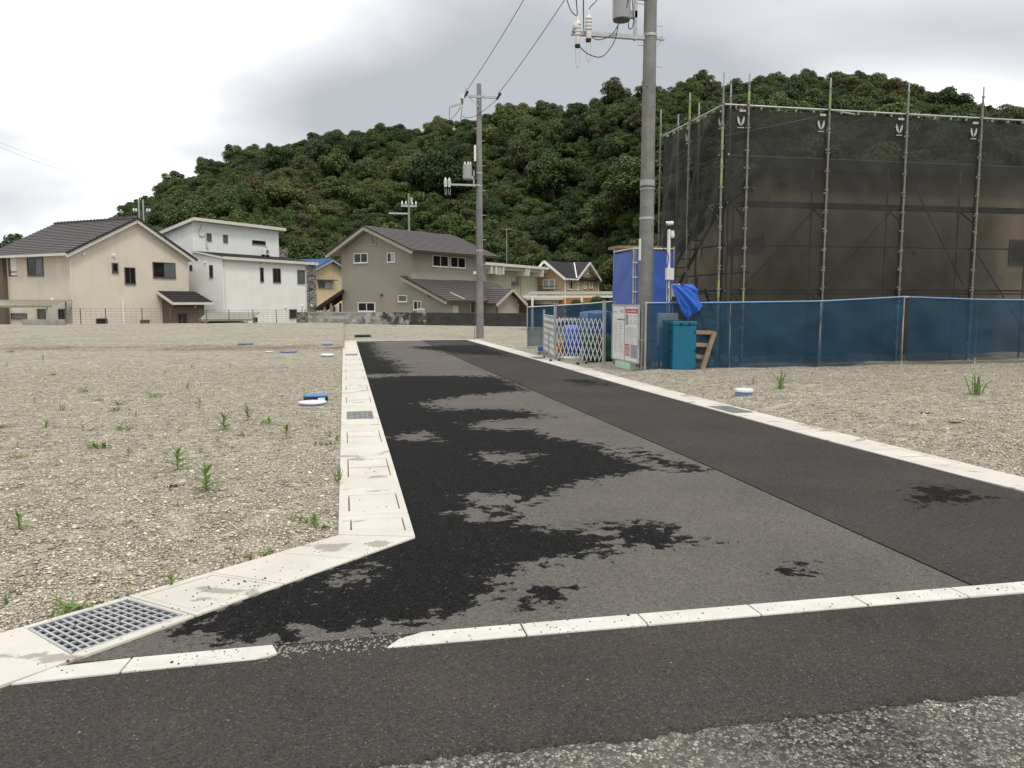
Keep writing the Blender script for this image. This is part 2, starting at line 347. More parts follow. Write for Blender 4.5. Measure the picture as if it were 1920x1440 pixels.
# loose stones near by, as real geometry
def stones(name, cands, dens_fn, label):
    P = cands; n = len(P)
    size = rng.uniform(0.0055, 0.0135, n)*(1+0.9*(rng.random(n) < 0.06))
    base = np.array([[1,0,0],[-.5,.87,0],[-.5,-.87,0],[0.1,0.05,.62],[-.35,-.1,-.5],[.6,-.5,.32],[-.2,.6,.36]], float)
    fc = np.array([[0,1,6],[0,6,3],[0,3,5],[1,2,3],[1,3,6],[2,0,5],[2,5,3],[0,4,1],[1,4,2],[2,4,0]])
    B = base[None]*(1+0.35*rng.standard_normal((n, 7, 3))*0.6)
    ang = rng.uniform(0, 6.28, n); c, s = np.cos(ang), np.sin(ang)
    rot = np.stack([np.stack([c, -s, 0*c], -1), np.stack([s, c, 0*c], -1), np.stack([0*c, 0*c, 1+0*c], -1)], 1)
    B = np.einsum('nij,nkj->nki', rot, B)*size[:, None, None]*np.array([1.1, 1.1, 0.8])
    Z = gz(P[:, 0], P[:, 1]) + size*0.25
    Vv = B + np.stack([P[:, 0], P[:, 1], Z], 1)[:, None]
    Ff = (fc[None] + (np.arange(n)*7)[:, None, None]).reshape(-1, 3)
    tint = np.repeat(rng.random(n), len(fc))
    me = npmesh(name, Vv.reshape(-1, 3), Ff, {'tint': ('FACE', tint)})
    return tag(link(name, me, M['stone']), label, 'gravel', kind='stuff')
m, t, b, o = newmat('loose_stone')
at = N('ShaderNodeAttribute', t, attribute_name='tint')
col = ramp(t, at.outputs['Fac'], [(0, (0.15, 0.13, 0.10)), (0.2, (0.31, 0.27, 0.20)), (0.45, (0.41, 0.365, 0.28)), (0.65, (0.37, 0.35, 0.31)), (0.85, (0.50, 0.45, 0.36)), (1, (0.70, 0.65, 0.56))])
col = mixc(t, 1.0, col, ramp(t, noise(t, pos(t), 90, 3), [(0.3, (0.93, 0.91, 0.86)), (0.7, (1.46, 1.44, 1.38))]), 'MULTIPLY')
lk(t, col, b.inputs['Base Color']); b.inputs['Roughness'].default_value = 0.85; b.inputs['Specular IOR Level'].default_value = 0.25
M['stone'] = m
def cand_left(n):
    y = 3.9 + 17*rng.random(n)**1.55; x = -0.10 - rng.random(n)**1.1*(0.50*y+1.6)
    k = ((y-5.44) > 0.84*(x+0.07)) | (y > 5.55)
    return np.stack([x[k], y[k]], 1)
def cand_right(n):
    y = 5.6 + 10.9*rng.random(n)**1.1; x = rin(y)+0.46 + rng.random(n)*np.maximum(0.2, 1.08*y+0.6-rin(y)-0.46)
    k = rng.random(n) < 0.95
    return np.stack([x[k], y[k]], 1)
stones('loose_gravel', cand_left(98000), None, 'loose crushed stones of the weedy lot beside the drain')
stones('loose_gravel', cand_right(44000), None, 'loose crushed stones heaped before the blue mesh fence')

# ---------------- asphalt
def asphalt(name, dry, wet, agg=0.24, aggamt=0.03, wetattr=False, blotch=0.25, bump=1.0, scale=100):
    m, t, b, o = newmat(name); p = pos(t)
    v = N('ShaderNodeTexVoronoi', t); v.inputs['Scale'].default_value = scale; lk(t, p, v.inputs['Vector'])
    sp_ = N('ShaderNodeSeparateColor', t); lk(t, v.outputs['Color'], sp_.inputs[0])
    big = noise(t, p, 0.9, 6, 0.6); fine = noise(t, p, 420, 2)
    col = ramp(t, big, [(0.3, tuple(x*(1-blotch) for x in dry)), (0.7, tuple(x*(1+blotch) for x in dry))])
    col = mixc(t, ramp(t, sp_.outputs[0], [(0.0, gray(0.65)), (0.6, gray(0.0))]), col, tuple(x*0.35 for x in dry))
    col = mixc(t, ramp(t, sp_.outputs[1], [(1-aggamt, gray(0.0)), (1-aggamt+0.01, gray(0.7))], 'LINEAR'), col, (agg*1.05, agg, agg*0.9))
    if wetattr:
        at = N('ShaderNodeAttribute', t, attribute_name='wet')
        wn = noise(t, p, 1.3, 10, 0.72, 0.25)
        wn2 = noise(t, p, 8.0, 8, 0.66, 0.1)
        wv = math_(t, 'ADD', math_(t, 'ADD', at.outputs['Fac'], math_(t, 'MULTIPLY', math_(t, 'SUBTRACT', wn, 0.5), 1.55)), math_(t, 'MULTIPLY', math_(t, 'SUBTRACT', wn2, 0.5), 2.3))
        wf = ramp(t, wv, [(0.455, gray(0)), (0.545, gray(1))])
        wcol = ramp(t, sp_.outputs[0], [(0.0, tuple(x*0.3 for x in wet)), (1.0, tuple(x*1.9 for x in wet))])
        wcol = mixc(t, ramp(t, sp_.outputs[1], [(1-aggamt*0.4, gray(0.0)), (1-aggamt*0.4+0.01, gray(0.6))]), wcol, (agg*0.7, agg*0.66, agg*0.6))
        col = mixc(t, wf, col, wcol)
        lk(t, math_(t, 'SUBTRACT', 0.88, math_(t, 'MULTIPLY', wf, 0.10)), b.inputs['Roughness'])
    else: b.inputs['Roughness'].default_value = 0.88
    lk(t, col, b.inputs['Base Color']); b.inputs['Specular IOR Level'].default_value = 0.07
    bumpn(t, b, math_(t, 'ADD', math_(t, 'MULTIPLY', v.outputs['Distance'], -1.0), math_(t, 'MULTIPLY', fine, 0.3)), bump, 0.011)
    return m
M['asph'] = asphalt('aged_asphalt', (0.178, 0.162, 0.146), (0.0135, 0.013, 0.0128), wetattr=True, blotch=0.16)
M['asph_strip'] = asphalt('trench_asphalt', (0.086, 0.077, 0.070), (0.014, 0.0135, 0.013), agg=0.16, aggamt=0.02, wetattr=True, blotch=0.16)
M['asph_new'] = asphalt('junction_asphalt', (0.094, 0.083, 0.075), (0.02, 0.02, 0.02), agg=0.17, aggamt=0.04, blotch=0.2, bump=1.0, scale=125)
def oldmat():
    m, t, b, o = newmat('worn_old_asphalt'); p = pos(t)
    v = N('ShaderNodeTexVoronoi', t); v.inputs['Scale'].default_value = 66; lk(t, p, v.inputs['Vector'])
    v2 = N('ShaderNodeTexVoronoi', t, feature='DISTANCE_TO_EDGE'); v2.inputs['Scale'].default_value = 66; lk(t, p, v2.inputs['Vector'])
    sp_ = N('ShaderNodeSeparateColor', t); lk(t, v.outputs['Color'], sp_.inputs[0])
    ag = ramp(t, sp_.outputs[0], [(0, (0.10, 0.093, 0.08)), (0.35, (0.25, 0.235, 0.20)), (0.75, (0.41, 0.39, 0.33)), (1, (0.66, 0.63, 0.55))])
    binder = ramp(t, noise(t, p, 1.3, 6, 0.6), [(0.36, (0.030, 0.028, 0.026)), (0.64, (0.11, 0.103, 0.09))])
    bald = ramp(t, noise(t, p, 1.5, 7, 0.65, 0.4), [(0.46, gray(0.18)), (0.58, gray(0.85))])
    keep = math_(t, 'MULTIPLY', ramp(t, sp_.outputs[1], [(0.18, gray(0)), (0.22, gray(1))]), ramp(t, v2.outputs['Distance'], [(0.04, gray(0)), (0.12, gray(1))]))
    col = mixc(t, math_(t, 'ADD', math_(t, 'MULTIPLY', keep, math_(t, 'ADD', 0.34, math_(t, 'MULTIPLY', bald, 0.58))), 0.0), binder, ag)
    lk(t, col, b.inputs['Base Color']); b.inputs['Roughness'].default_value = 0.85; b.inputs['Specular IOR Level'].default_value = 0.25
    bumpn(t, b, v2.outputs['Distance'], 0.8, 0.012)
    return m
M['asph_old'] = oldmat()
# wet stains: outline on the ground, the ragged rim comes from the material's noise
def gp(l): return np.array([G(*q)[:2] for q in l])
WET = [gp([(640,712),(760,704),(935,706),(995,732),(850,744),(800,756),(840,768),(1000,768),(1035,782),(900,790),(880,800),(990,808),(1110,835),(1235,878),(1170,890),(1080,905),(1010,930),(985,960),(1010,985),(1115,1000),(1160,1030),(1090,1048),(1000,1060),(905,1085),(925,1120),(860,1150),(700,1180),(600,1192),(430,1198),(330,1190),(380,1150),(500,1100),(640,1050),(700,1010),(690,900),(640,760)]),
       gp([(1140,985),(1240,985),(1320,1012),(1230,1022),(1150,1010)]), gp([(985,1100),(1060,1105),(1050,1130),(985,1128)]),
       gp([(1440,1062),(1500,1062),(1530,1082),(1460,1080)]), gp([(1715,915),(1790,918),(1865,935),(1790,944),(1720,940)]),
       gp([(1195,845),(1290,875),(1330,882),(1290,884),(1200,856)]),
       gp([(650,642),(700,642),(720,668),(760,690),(760,700),(640,705),(650,650)]), gp([(760,650),(900,646),(960,668),(860,664)]),
       gp([(1060,712),(1110,712),(1150,722),(1090,722)])]
DRY = [gp([(865,928),(960,925),(985,945),(900,952)]), gp([(860,962),(900,958),(930,975),(880,980)]), gp([(755,815),(800,810),(802,826),(760,830)]), gp([(640,1062),(705,1052),(690,1075),(640,1085)]),
       gp([(900,850),(1000,852),(985,868),(910,862)])]
def sdf(px_, py_, poly):
    x = px_[:, None]; y = py_[:, None]; a = poly[None]; b_ = np.roll(poly, -1, 0)[None]
    dx = b_[..., 0]-a[..., 0]; dy = b_[..., 1]-a[..., 1]
    tt = np.clip(((x-a[..., 0])*dx + (y-a[..., 1])*dy)/(dx*dx+dy*dy+1e-9), 0, 1)
    d = np.sqrt(((a[..., 0]+tt*dx-x)**2 + (a[..., 1]+tt*dy-y)**2).min(1))
    cond = (a[..., 1] > y) != (b_[..., 1] > y)
    xi = a[..., 0] + (y-a[..., 1])*dx/np.where(np.abs(dy) < 1e-9, 1e-9, dy)
    return np.where(((cond & (x < xi)).sum(1) % 2) == 1, d, -d)
def wetval(x, y):
    s = np.full(x.shape, -9.0)
    for p_ in WET: s = np.maximum(s, sdf(x, y, p_))
    for p_ in DRY: s = np.minimum(s, -sdf(x, y, p_)+0.02)
    sc_ = np.clip(0.04*y, 0.15, 1.1)+0.30
    return 0.5 + np.clip(s/sc_, -0.62, 0.62)
def roadmesh(name, ylist, xl, xr, ncol, z, mt, label):
    ylist = np.asarray(ylist); u = np.linspace(0, 1, ncol)
    X = xl(ylist)[:, None]*(1-u)[None] + xr(ylist)[:, None]*u[None]; Y = np.repeat(ylist[:, None], ncol, 1)
    wv = wetval(X.ravel(), Y.ravel()); n_ = len(ylist)
    Zr = z + 0.004*hashn(X.ravel(), Y.ravel(), 1.1)
    id_ = np.arange(n_*ncol).reshape(n_, ncol)
    F_ = np.stack([id_[:-1, :-1].ravel(), id_[:-1, 1:].ravel(), id_[1:, 1:].ravel(), id_[1:, :-1].ravel()], 1)
    me = npmesh(name, np.stack([X.ravel(), Y.ravel(), Zr], 1), F_, {'wet': ('POINT', wv)}, smooth=True)
    return tag(link(name, me, mt), label, 'road', kind='structure')
seam = lambda y: np.interp(y, [3.7, 7, 19, 21.5, 33.05], [3.44, 3.44, 3.19, 3.15, 3.05])
ylist = np.concatenate([np.arange(3.745, 12, 0.05), np.arange(12, 22, 0.12), np.arange(22, 33.05, 0.4), [33.05]])
roadmesh('road', ylist, lambda y: np.interp(y, [3.745, 5.31, 33.05], [-1.45, 0.40, 0.43]), seam, 70, 0.0, M['asph'], 'grey asphalt lane with ragged dark wet stains along the pale gutter')
roadmesh('road', ylist, lambda y: seam(y)+0.004, lambda y: rin(y)+0.04, 40, 0.0055, M['asph_strip'], 'darker asphalt trench strip beside the gutter of the scaffolded site')
# rest of the lane edge towards the junction on the far right
mb = MB(); mb.add([(5.7, 3.745, -0.004), (14, 3.745, -0.004), (14, 4.3, -0.004), (6.3, 4.3, -0.004)], [(0, 1, 2, 3)])
mb.build('road', M['asph_strip'], kind='structure', label='asphalt running on past the junction corner', cat='road')
# junction strip with a ragged near edge
xj = np.concatenate([np.arange(-30, -3, 1.0), np.arange(-3, 5, 0.025), np.arange(5, 31, 1.0)])
edge = 2.68 + 0.05*hashn(xj, 0*xj, 3.1) + 0.018*hashn(xj, 0*xj, 17.) + 0.008*rng.standard_normal(len(xj))
rows = [edge, edge+0.012] + [edge + (3.605-edge)*k for k in np.linspace(0.05, 1, 12)]
Vj = np.concatenate([np.stack([xj, r_, np.full(len(xj), -0.014 if i == 0 else 0.0)+0.003*hashn(xj, r_, 1.3)], 1) for i, r_ in enumerate(rows)])
nn_ = len(xj); id_ = np.arange(len(Vj)).reshape(len(rows), nn_)
Fj = np.stack([id_[:-1, :-1].ravel(), id_[:-1, 1:].ravel(), id_[1:, 1:].ravel(), id_[1:, :-1].ravel()], 1)
tag(link('road', npmesh('road', Vj, Fj, smooth=True), M['asph_new']), 'new dark asphalt strip between white kerb line and rough old road', 'road', kind='structure')
mb = MB(); mb.add([(-30, -9, -0.016), (31, -9, -0.016), (31, 2.85, -0.016), (-30, 2.85, -0.016)], [(0, 1, 2, 3)])
mb.build('road', M['asph_old'], kind='structure', label='rough worn old asphalt with pale aggregate showing', cat='road')

mb = MB(); mb.add([(-1.3, 3.59, -0.002), (12, 3.59, -0.002), (12, 3.76, -0.002), (-1.3, 3.76, -0.002)], [(0, 1, 2, 3)])
mb.build('road', M['asph_new'], kind='structure', label='asphalt bed under the white kerb line', cat='road')
# ---------------- flush kerb line across the road mouth
m, t, b, o = newmat('kerb_concrete'); p = pos(t)
col = ramp(t, noise(t, p, 6, 5), [(0.3, (0.55, 0.53, 0.48)), (0.7, (0.68, 0.655, 0.60))])
v = N('ShaderNodeTexVoronoi', t); v.inputs['Scale'].default_value = 55; lk(t, p, v.inputs['Vector'])
crumb = math_(t, 'MULTIPLY', ramp(t, v.outputs['Distance'], [(0.16, gray(1)), (0.22, gray(0))]), ramp(t, noise(t, p, 2.2, 4), [(0.48, gray(0)), (0.56, gray(1))]))
col = mixc(t, math_(t, 'MULTIPLY', crumb, 0.85), col, (0.05, 0.045, 0.04))
lk(t, col, b.inputs['Base Color']); b.inputs['Roughness'].default_value = 0.85; bumpn(t, b, noise(t, p, 150, 3), 0.2, 0.002)
M['kerb'] = m
kl = empty('kerb', kind='structure', label='white flush kerb blocks laid in a line across the road mouth', cat='kerb')
def kerb(poly):
    mb = MB(); mb.prism([(x, y, 0.009) for x, y in poly], (0, 0, -0.12)); return mb.build('kerb_block', M['kerb'], kl, bevel=0.004)
jx = 0.825
kerb([(0.16, 3.60), (jx-0.004, 3.60), (jx-0.004, 3.742), (0.34, 3.742), (0.22, 3.68)])
while jx < 11:
    kerb([(jx+0.004, 3.60), (jx+0.611, 3.60), (jx+0.611, 3.742), (jx+0.004, 3.742)]); jx += 0.615
kerb([(-1.40, 3.565), (-0.985, 3.585), (-0.97, 3.725), (-1.27, 3.70)])
kerb([(-0.978, 3.586), (-0.42, 3.60), (-0.33, 3.64), (-0.36, 3.738), (-0.962, 3.726)])
# broken pale rubble where one block is lost
mb = MB()
for i in range(260):
    x = random.uniform(-0.40, 0.34); y = 3.665 + random.gauss(0, 0.05); s = random.uniform(0.003, 0.0075)
    mb.add([(x-s, y-s*.6, 0), (x+s*.8, y-s, 0), (x+s, y+s*.7, 0), (x-s*.5, y+s, 0), (x, y, 0.003+s*0.7)], [(0, 1, 4), (1, 2, 4), (2, 3, 4), (3, 0, 4)])
mb.build('kerb_rubble', M['block'], kind='stuff', label='crumbled pale rubble in the gap of the white kerb line', cat='rubble')

# ---------------- drainage gutters
m, t, b, o = newmat('gutter_concrete'); p = pos(t)
col = ramp(t, noise(t, p, 1.6, 6), [(0.3, (0.56, 0.525, 0.46)), (0.7, (0.68, 0.645, 0.575))])
col = mixc(t, ramp(t, noise(t, p, 260, 2), [(0.35, gray(0.25)), (0.6, gray(0))]), col, (0.40, 0.37, 0.31))
st = noise(t, pos(t, (1.0, 1.5, 1)), 2.0, 7, 0.6, 0.3)
col = mixc(t, ramp(t, st, [(0.60, gray(0)), (0.63, gray(0.62))]), col, (0.20, 0.165, 0.125))
lk(t, col, b.inputs['Base Color']); b.inputs['Roughness'].default_value = 0.85; bumpn(t, b, noise(t, p, 160, 3), 0.2, 0.002)
M['gutter'] = m
ZT = 0.014
def bil(q, a, b_):
    i0, o0, i1, o1 = [np.array(v_, float) for v_ in q]      # inner0, outer0, inner1, outer1 ; a along 0..1 , b across (0 inner)
    A = i0*(1-b_)+o0*b_; B = i1*(1-b_)+o1*b_; return A*(1-a)+B*a
def quadpts(q, a0, a1, b0, b1): return [tuple(bil(q, a, b_)) for a, b_ in ((a0, b0), (a1, b0), (a1, b1), (a0, b1))]
def gblock(parent, q, lid=None, lids=1, grate=False):
    mb = MB()
    def pr(a0, a1, b0, b1, zt=ZT, zb=-0.14): mb.prism([(x, y, zt) for x, y in quadpts(q, a0, a1, b0, b1)], (0, 0, zb-zt))
    if lid is None: pr(0, 1, 0, 1)
    else:
        a0, a1, b0, b1 = lid
        pr(0, a0, 0, 1); pr(a1, 1, 0, 1); pr(a0, a1, 0, b0); pr(a0, a1, b1, 1)
        pr(a0, a1, b0, b1, -0.06)
    o_ = mb.build('gutter_block', M['gutter'], parent, bevel=0.004)
    if lid is not None and not grate:
        for k in range(lids):
            c0 = a0+(a1-a0)*k/lids; c1 = a0+(a1-a0)*(k+1)/lids; e_ = 0.010
            mb = MB(); mb.prism([(x, y, ZT-0.002) for x, y in quadpts(q, c0+e_*1.2, c1-e_, b0+e_*1.6, b1-e_*2.0)], (0, 0, -0.05)); mb.build('lid', M['gutter'], o_, bevel=0.003)
    return o_
def grating(name, q, na, nb, z, label, group=None, wd=0.007, parts=True):
    c = bil(q, 0.5, 0.5); e_ = empty(name, (c[0], c[1], z), 0, label, 'drain grate', group)
    def P3(a, b_, dz=0.0): v_ = bil(q, a, b_); return (v_[0]-c[0], v_[1]-c[1], dz)
    mb = MB()
    for s_ in (((0, 0), (1, 0)), ((1, 0), (1, 1)), ((1, 1), (0, 1)), ((0, 1), (0, 0))): mb.bar(P3(*s_[0]), P3(*s_[1]), wd*1.3, 0.014)
    mb.build('frame', M['steel'], e_)
    for i in range(1, na):
        mb = MB(); mb.bar(P3(i/na, 0), P3(i/na, 1), wd, 0.009); mb.build('bar', M['steel'], e_)
    for j in range(1, nb):
        mb = MB(); mb.bar(P3(0, j/nb, -0.002), P3(1, j/nb, -0.002), wd, 0.009); mb.build('bar', M['steel'], e_)
    mb = MB(); mb.prism([(x-c[0], y-c[1], -0.032) for x, y in quadpts(q, 0, 1, 0, 1)], (0, 0, -0.012)); mb.build('pit_shade_plate', M['black'], e_)  # black plate just below the bars, standing in for shade down the drain
    return e_
GL = empty('gutter', kind='structure', label='pale precast concrete gutter with lidded blocks along the weedy lot', cat='gutter')
joints = [5.95, 6.84, 8.62, 10.42, 12.25, 14.1, 15.95, 17.8, 19.65, 21.5, 23.4, 25.3, 27.2, 29.1, 31.0, 33.0]
IN, OUT = 0.44, -0.072
for k in range(len(joints)-1):
    y0, y1 = joints[k]+0.004, joints[k+1]-0.004
    q = ((IN, y0), (OUT, y0), (IN, y1), (OUT, y1))
    if k in (3, 10): 
        gblock(GL, q, (0.28, 0.72, 0.14, 0.86), grate=True)
        grating('drain_grate', (bil(q, .29, .15), bil(q, .29, .85), bil(q, .71, .15), bil(q, .71, .85)), 12, 5, ZT-0.008, 'steel grating set in the straight gutter beside the weedy lot', 'gratings in the straight gutter')
    else: gblock(GL, q, (0.14 if k == 0 else 0.25, 0.72, 0.10, 0.86), lids=1 if k == 0 else 2)
di = np.array([-0.728, -0.685]); do = np.array([-0.765, -0.644]); I0 = np.array([0.44, 5.31]); O0 = np.array([-0.072, 5.46])
gblock(GL, ((0.44, 5.325), (-0.072, 5.475), (0.44, 5.942), (-0.072, 5.942)), (0.22, 0.80, 0.10, 0.84))
cuts = [(0.0, 0.56), (0.57, 1.10), (1.11, 1.66)]
for k, (s0, s1) in enumerate(cuts):
    q = (I0+di*s0, O0+do*s0*0.87, I0+di*s1, O0+do*s1*0.87); gblock(GL, q, (0.05, 0.93, 0.10, 0.90) if k == 2 else None)
q = (I0+di*1.67, O0+do*1.67*0.87, I0+di*2.62, O0+do*2.62*0.87)
gblock(GL, q, (0.02, 0.62, 0.10, 0.92), grate=True)
qg = (bil(q, .03, .105), bil(q, .03, .915), bil(q, .61, .105), bil(q, .61, .915))
grating('drain_grate', qg, 13, 7, ZT-0.006, 'square galvanised drain grate let into the diagonal corner of the gutter', wd=0.012)
for k in range(6):
    x1 = -1.47-0.6*k; x0 = x1-0.59
    if k == 0: gblock(GL, (I0+di*2.63, O0+do*2.63*0.87, np.array([-2.15, 3.50]), np.array([-2.25, 4.0])))
    else: gblock(GL, ((x1-0.09, 3.50), (x1-0.19, 4.0), (x0-0.09, 3.50), (x0-0.19, 4.0)))
GR = empty('gutter', kind='structure', label='pale precast concrete gutter along the scaffolded site', cat='gutter')
yy = 4.35; k = 0
while yy < 32.6:
    y0, y1 = yy+0.004, min(33.0, yy+1.85)-0.004
    q = ((rin(y0)+0.05, y0), (rin(y0)+0.53, y0), (rin(y1)+0.05, y1), (rin(y1)+0.53, y1))
    if k in (3, 9):
        gblock(GR, q, (0.28, 0.72, 0.14, 0.86), grate=True)
        grating('drain_grate', (bil(q, .29, .15), bil(q, .29, .85), bil(q, .71, .15), bil(q, .71, .85)), 12, 5, ZT-0.008, 'steel grating set in the gutter along the scaffolded site', 'gratings in the site gutter')
    else: gblock(GR, q, (0.25, 0.72, 0.12, 0.88), lids=2)
    yy += 1.85; k += 1
# low concrete strip at the end of the lane and black channel grate
mb = MB(); mb.box(0.2, 4.95, 33.06, 33.26, -0.10, 0.015); mb.build('kerb', M['gutter'], kind='structure', label='concrete edging strip closing the end of the lane', cat='kerb')
c = G(680, 631)
mb = MB(); mb.box(-0.36, 0.36, -0.45, 0.45, -0.03, 0.03); mb.box(-0.33, 0.33, -0.42, 0.42, 0.03, 0.045)
o = mb.build('drain_cover', M['black'], label='flat black drain cover lying beyond the end of the road', cat='drain cover'); o.location = (c[0], c[1], 0.03)

# crumbs of asphalt on the concrete and pale grit on the asphalt
def crumbs(pts, s0, s1, m_, label):
    mb = MB(); r_ = random.Random(5)
    for x, y, z in pts:
        s_ = r_.uniform(s0, s1)*(1.8 if r_.random() < 0.06 else 1); a = [r_.uniform(0.6, 1.2)*s_ for _ in range(6)]
        mb.add([(x-a[0], y-a[1]*.7, z), (x+a[1], y-a[2], z), (x+a[2]*.8, y+a[3], z), (x-a[3], y+a[4]*.8, z), (x+a[5]*.2, y, z+s_*0.9)], [(0, 1, 4), (1, 2, 4), (2, 3, 4), (3, 0, 4)])
    mb.build('grit', M[m_], label=label, cat='grit', kind='stuff')
cr_ = random.Random(8); P_ = []
for k in range(170): P_.append((cr_.uniform(-1.3, 4.5), cr_.uniform(3.6, 3.745), 0.0085))
for k in range(150): v_ = bil((I0, O0, I0+di*2.4, O0+do*2.4*0.87), cr_.random(), cr_.random()**1.6); P_.append((v_[0], v_[1], ZT-0.001))
for k in range(60): P_.append((cr_.uniform(-0.05, 0.42), cr_.uniform(5.5, 12), ZT-0.001))
crumbs(P_, 0.0025, 0.006, 'black', 'black asphalt crumbs scattered on the white kerb and gutter')
P_ = []
for k in range(420): y = 3.85+9*cr_.random()**1.5; P_.append((cr_.uniform(0.5, 5.2), y, 0.006))
for k in range(110): P_.append((cr_.uniform(-1.6, 3.4), cr_.uniform(2.8, 3.58), 0.0015))
crumbs(P_, 0.0012, 0.0030, 'block', 'pale grit scattered over the dark asphalt')
# ================================================================== wooded hill
_hp = np.array([-60,40,120,200,260,340,430,560,640,740,850,960,1040,1100,1140,1240,1370,1440,1520,1600,1700,1800,1920,2050,2300], float)
_hy = np.array([505,470,443,405,380,322,284,257,248,236,219,207,194,180,160,140,142,138,139,136,160,186,219,250,300], float)
_hd = np.array([170,168,166,166,165,165,170,175,175,175,170,165,155,145,140,138,142,152,185,205,212,220,225,230,235], float)
_fd = np.array([92,92,92,92,92,94,100,105,106,104,102,101,101,100,96,80,62,58,58,58,58,58,58,60,62], float)
pc = np.linspace(-60, 2300, 130)
ridge = np.array([atD(p_, y_, d_) for p_, y_, d_ in zip(pc, np.interp(pc, _hp, _hy), np.interp(pc, _hp, _hd))])
TREEH = np.interp(pc, _hp, np.where(_hp < 210, 5.0, np.where(_hp < 600, 4.0, np.where(_hp < 1100, 3.4, 4.2)))); ridge[:, 2] -= TREEH
foot = np.array([atD(p_, 565, d_) for p_, d_ in zip(pc, np.interp(pc, _hp, _fd))]); foot[:, 2] = -1.1
tt = np.concatenate([np.linspace(0, 1, 34), np.linspace(1.04, 1.7, 10)])
HV = np.zeros((len(tt), len(pc), 3))
for i, t_ in enumerate(tt):
    p_ = foot + (ridge-foot)*t_
    if t_ <= 1: g_ = 0.86*t_ + 0.14*math.sin(t_*math.pi/2)
    else: g_ = 1 - (t_-1)*1.25
    p_[:, 2] = foot[:, 2] + (ridge[:, 2]-foot[:, 2])*g_
    if t_ <= 1: p_[:, 2] += 2.6*hashn(p_[:, 0], p_[:, 1], 0.075)*4*t_*(1-t_)
    HV[i] = p_
nr, nc = HV.shape[:2]; id_ = np.arange(nr*nc).reshape(nr, nc)
HF = np.stack([id_[:-1, :-1].ravel(), id_[:-1, 1:].ravel(), id_[1:, 1:].ravel(), id_[1:, :-1].ravel()], 1)
M['forest_floor'] = mat('forest_floor', (0.040, 0.052, 0.020), 0.35, 0.4, 0.95, 0.1)
tag(link('hill', npmesh('hill', HV.reshape(-1, 3), HF, smooth=True), M['forest_floor']), 'steep wooded hill rising behind the houses', 'hill', kind='structure')
m, t, b, o = newmat('leaves')
at = N('ShaderNodeAttribute', t, attribute_name='tint'); at2 = N('ShaderNodeAttribute', t, attribute_name='tree_tint'); oi = N('ShaderNodeObjectInfo', t)
tr_ = math_(t, 'ADD', math_(t, 'MULTIPLY', oi.outputs['Random'], 0.62), math_(t, 'MULTIPLY', ramp(t, noise(t, oi.outputs['Location'], 0.045, 3), [(0.32, gray(0)), (0.68, gray(1))]), 0.38))
c1 = ramp(t, tr_, [(0.0, (0.034, 0.058, 0.022)), (0.22, (0.052, 0.084, 0.026)), (0.45, (0.080, 0.118, 0.034)), (0.62, (0.105, 0.140, 0.042)), (0.74, (0.105, 0.112, 0.046)), (0.84, (0.155, 0.185, 0.055)), (0.93, (0.115, 0.095, 0.050)), (1.0, (0.17, 0.165, 0.07))])
c2 = mixc(t, 1.0, c1, ramp(t, at.outputs['Fac'], [(0, gray(0.55)), (0.8, gray(1.15)), (1, gray(1.5))]), 'MULTIPLY')
lk(t, c2, b.inputs['Base Color']); b.inputs['Roughness'].default_value = 0.6; b.inputs['Specular IOR Level'].default_value = 0.25
tl = N('ShaderNodeBsdfTranslucent', t); lk(t, c2, tl.inputs[0]); ms = N('ShaderNodeMixShader', t); ms.inputs[0].default_value = 0.12
lk(t, b.outputs[0], ms.inputs[1]); lk(t, tl.outputs[0], ms.inputs[2]); lk(t, ms.outputs[0], o.inputs[0])
M['leaves'] = m
def unit(v): return v/np.linalg.norm(v, axis=-1, keepdims=True)
def crown(n, leaf, seed, tall=1.0):
    """leaf-sized faces spread over many clumps; unit crown radius about 1, base at z=0"""
    r_ = np.random.default_rng(seed); nl = r_.integers(24, 34)
    lob = []
    for k in range(nl):
        a = r_.uniform(0, 6.28); el = math.asin(r_.uniform(-0.15, 1.0)); rad = r_.uniform(0.40, 0.88)
        lob.append((math.cos(a)*math.cos(el)*rad, math.sin(a)*math.cos(el)*rad, (0.75+math.sin(el)*rad*0.85)*tall, r_.uniform(0.15, 0.34)))
    lob.append((0, 0, 0.8*tall, 0.5)); lob.append((r_.uniform(-.2, .2), r_.uniform(-.2, .2), 1.25*tall, 0.36))
    lob = np.array(lob); wt = lob[:, 3]**2; k = r_.choice(len(lob), n, p=wt/wt.sum())
    d = unit(r_.standard_normal((n, 3)) + np.array([0, 0, 0.75])); rr = lob[k, 3]*r_.uniform(0.62, 1.12, n)
    P = lob[k, :3] + d*rr[:, None]*np.array([1.1, 1.1, 0.72])
    nrm = unit(d*0.9 + 0.6*r_.standard_normal((n, 3)) + np.array([0, 0, 0.5]))
    a = unit(np.cross(nrm, r_.standard_normal((n, 3)))); b_ = np.cross(nrm, a); s = leaf*r_.uniform(0.6, 1.35, n)[:, None]
    V_ = np.stack([P+a*s, P-a*s*0.55+b_*s*0.8, P-a*s*0.55-b_*s*0.8], 1)
    V_[..., 2] = np.maximum(V_[..., 2], 0.02)
    return V_.reshape(-1, 3), r_.random(n)
near_v = []
for k in range(9):
    V_, tn = crown(11000, 0.040, 100+k, 0.9+0.06*(k % 4)); n = len(tn)
    me = npmesh('crown', V_, np.arange(3*n).reshape(n, 3), {'tint': ('FACE', tn), 'tree_tint': ('FACE', np.zeros(n))}); me.materials.append(M['leaves']); near_v.append(me)
trunk_v = []
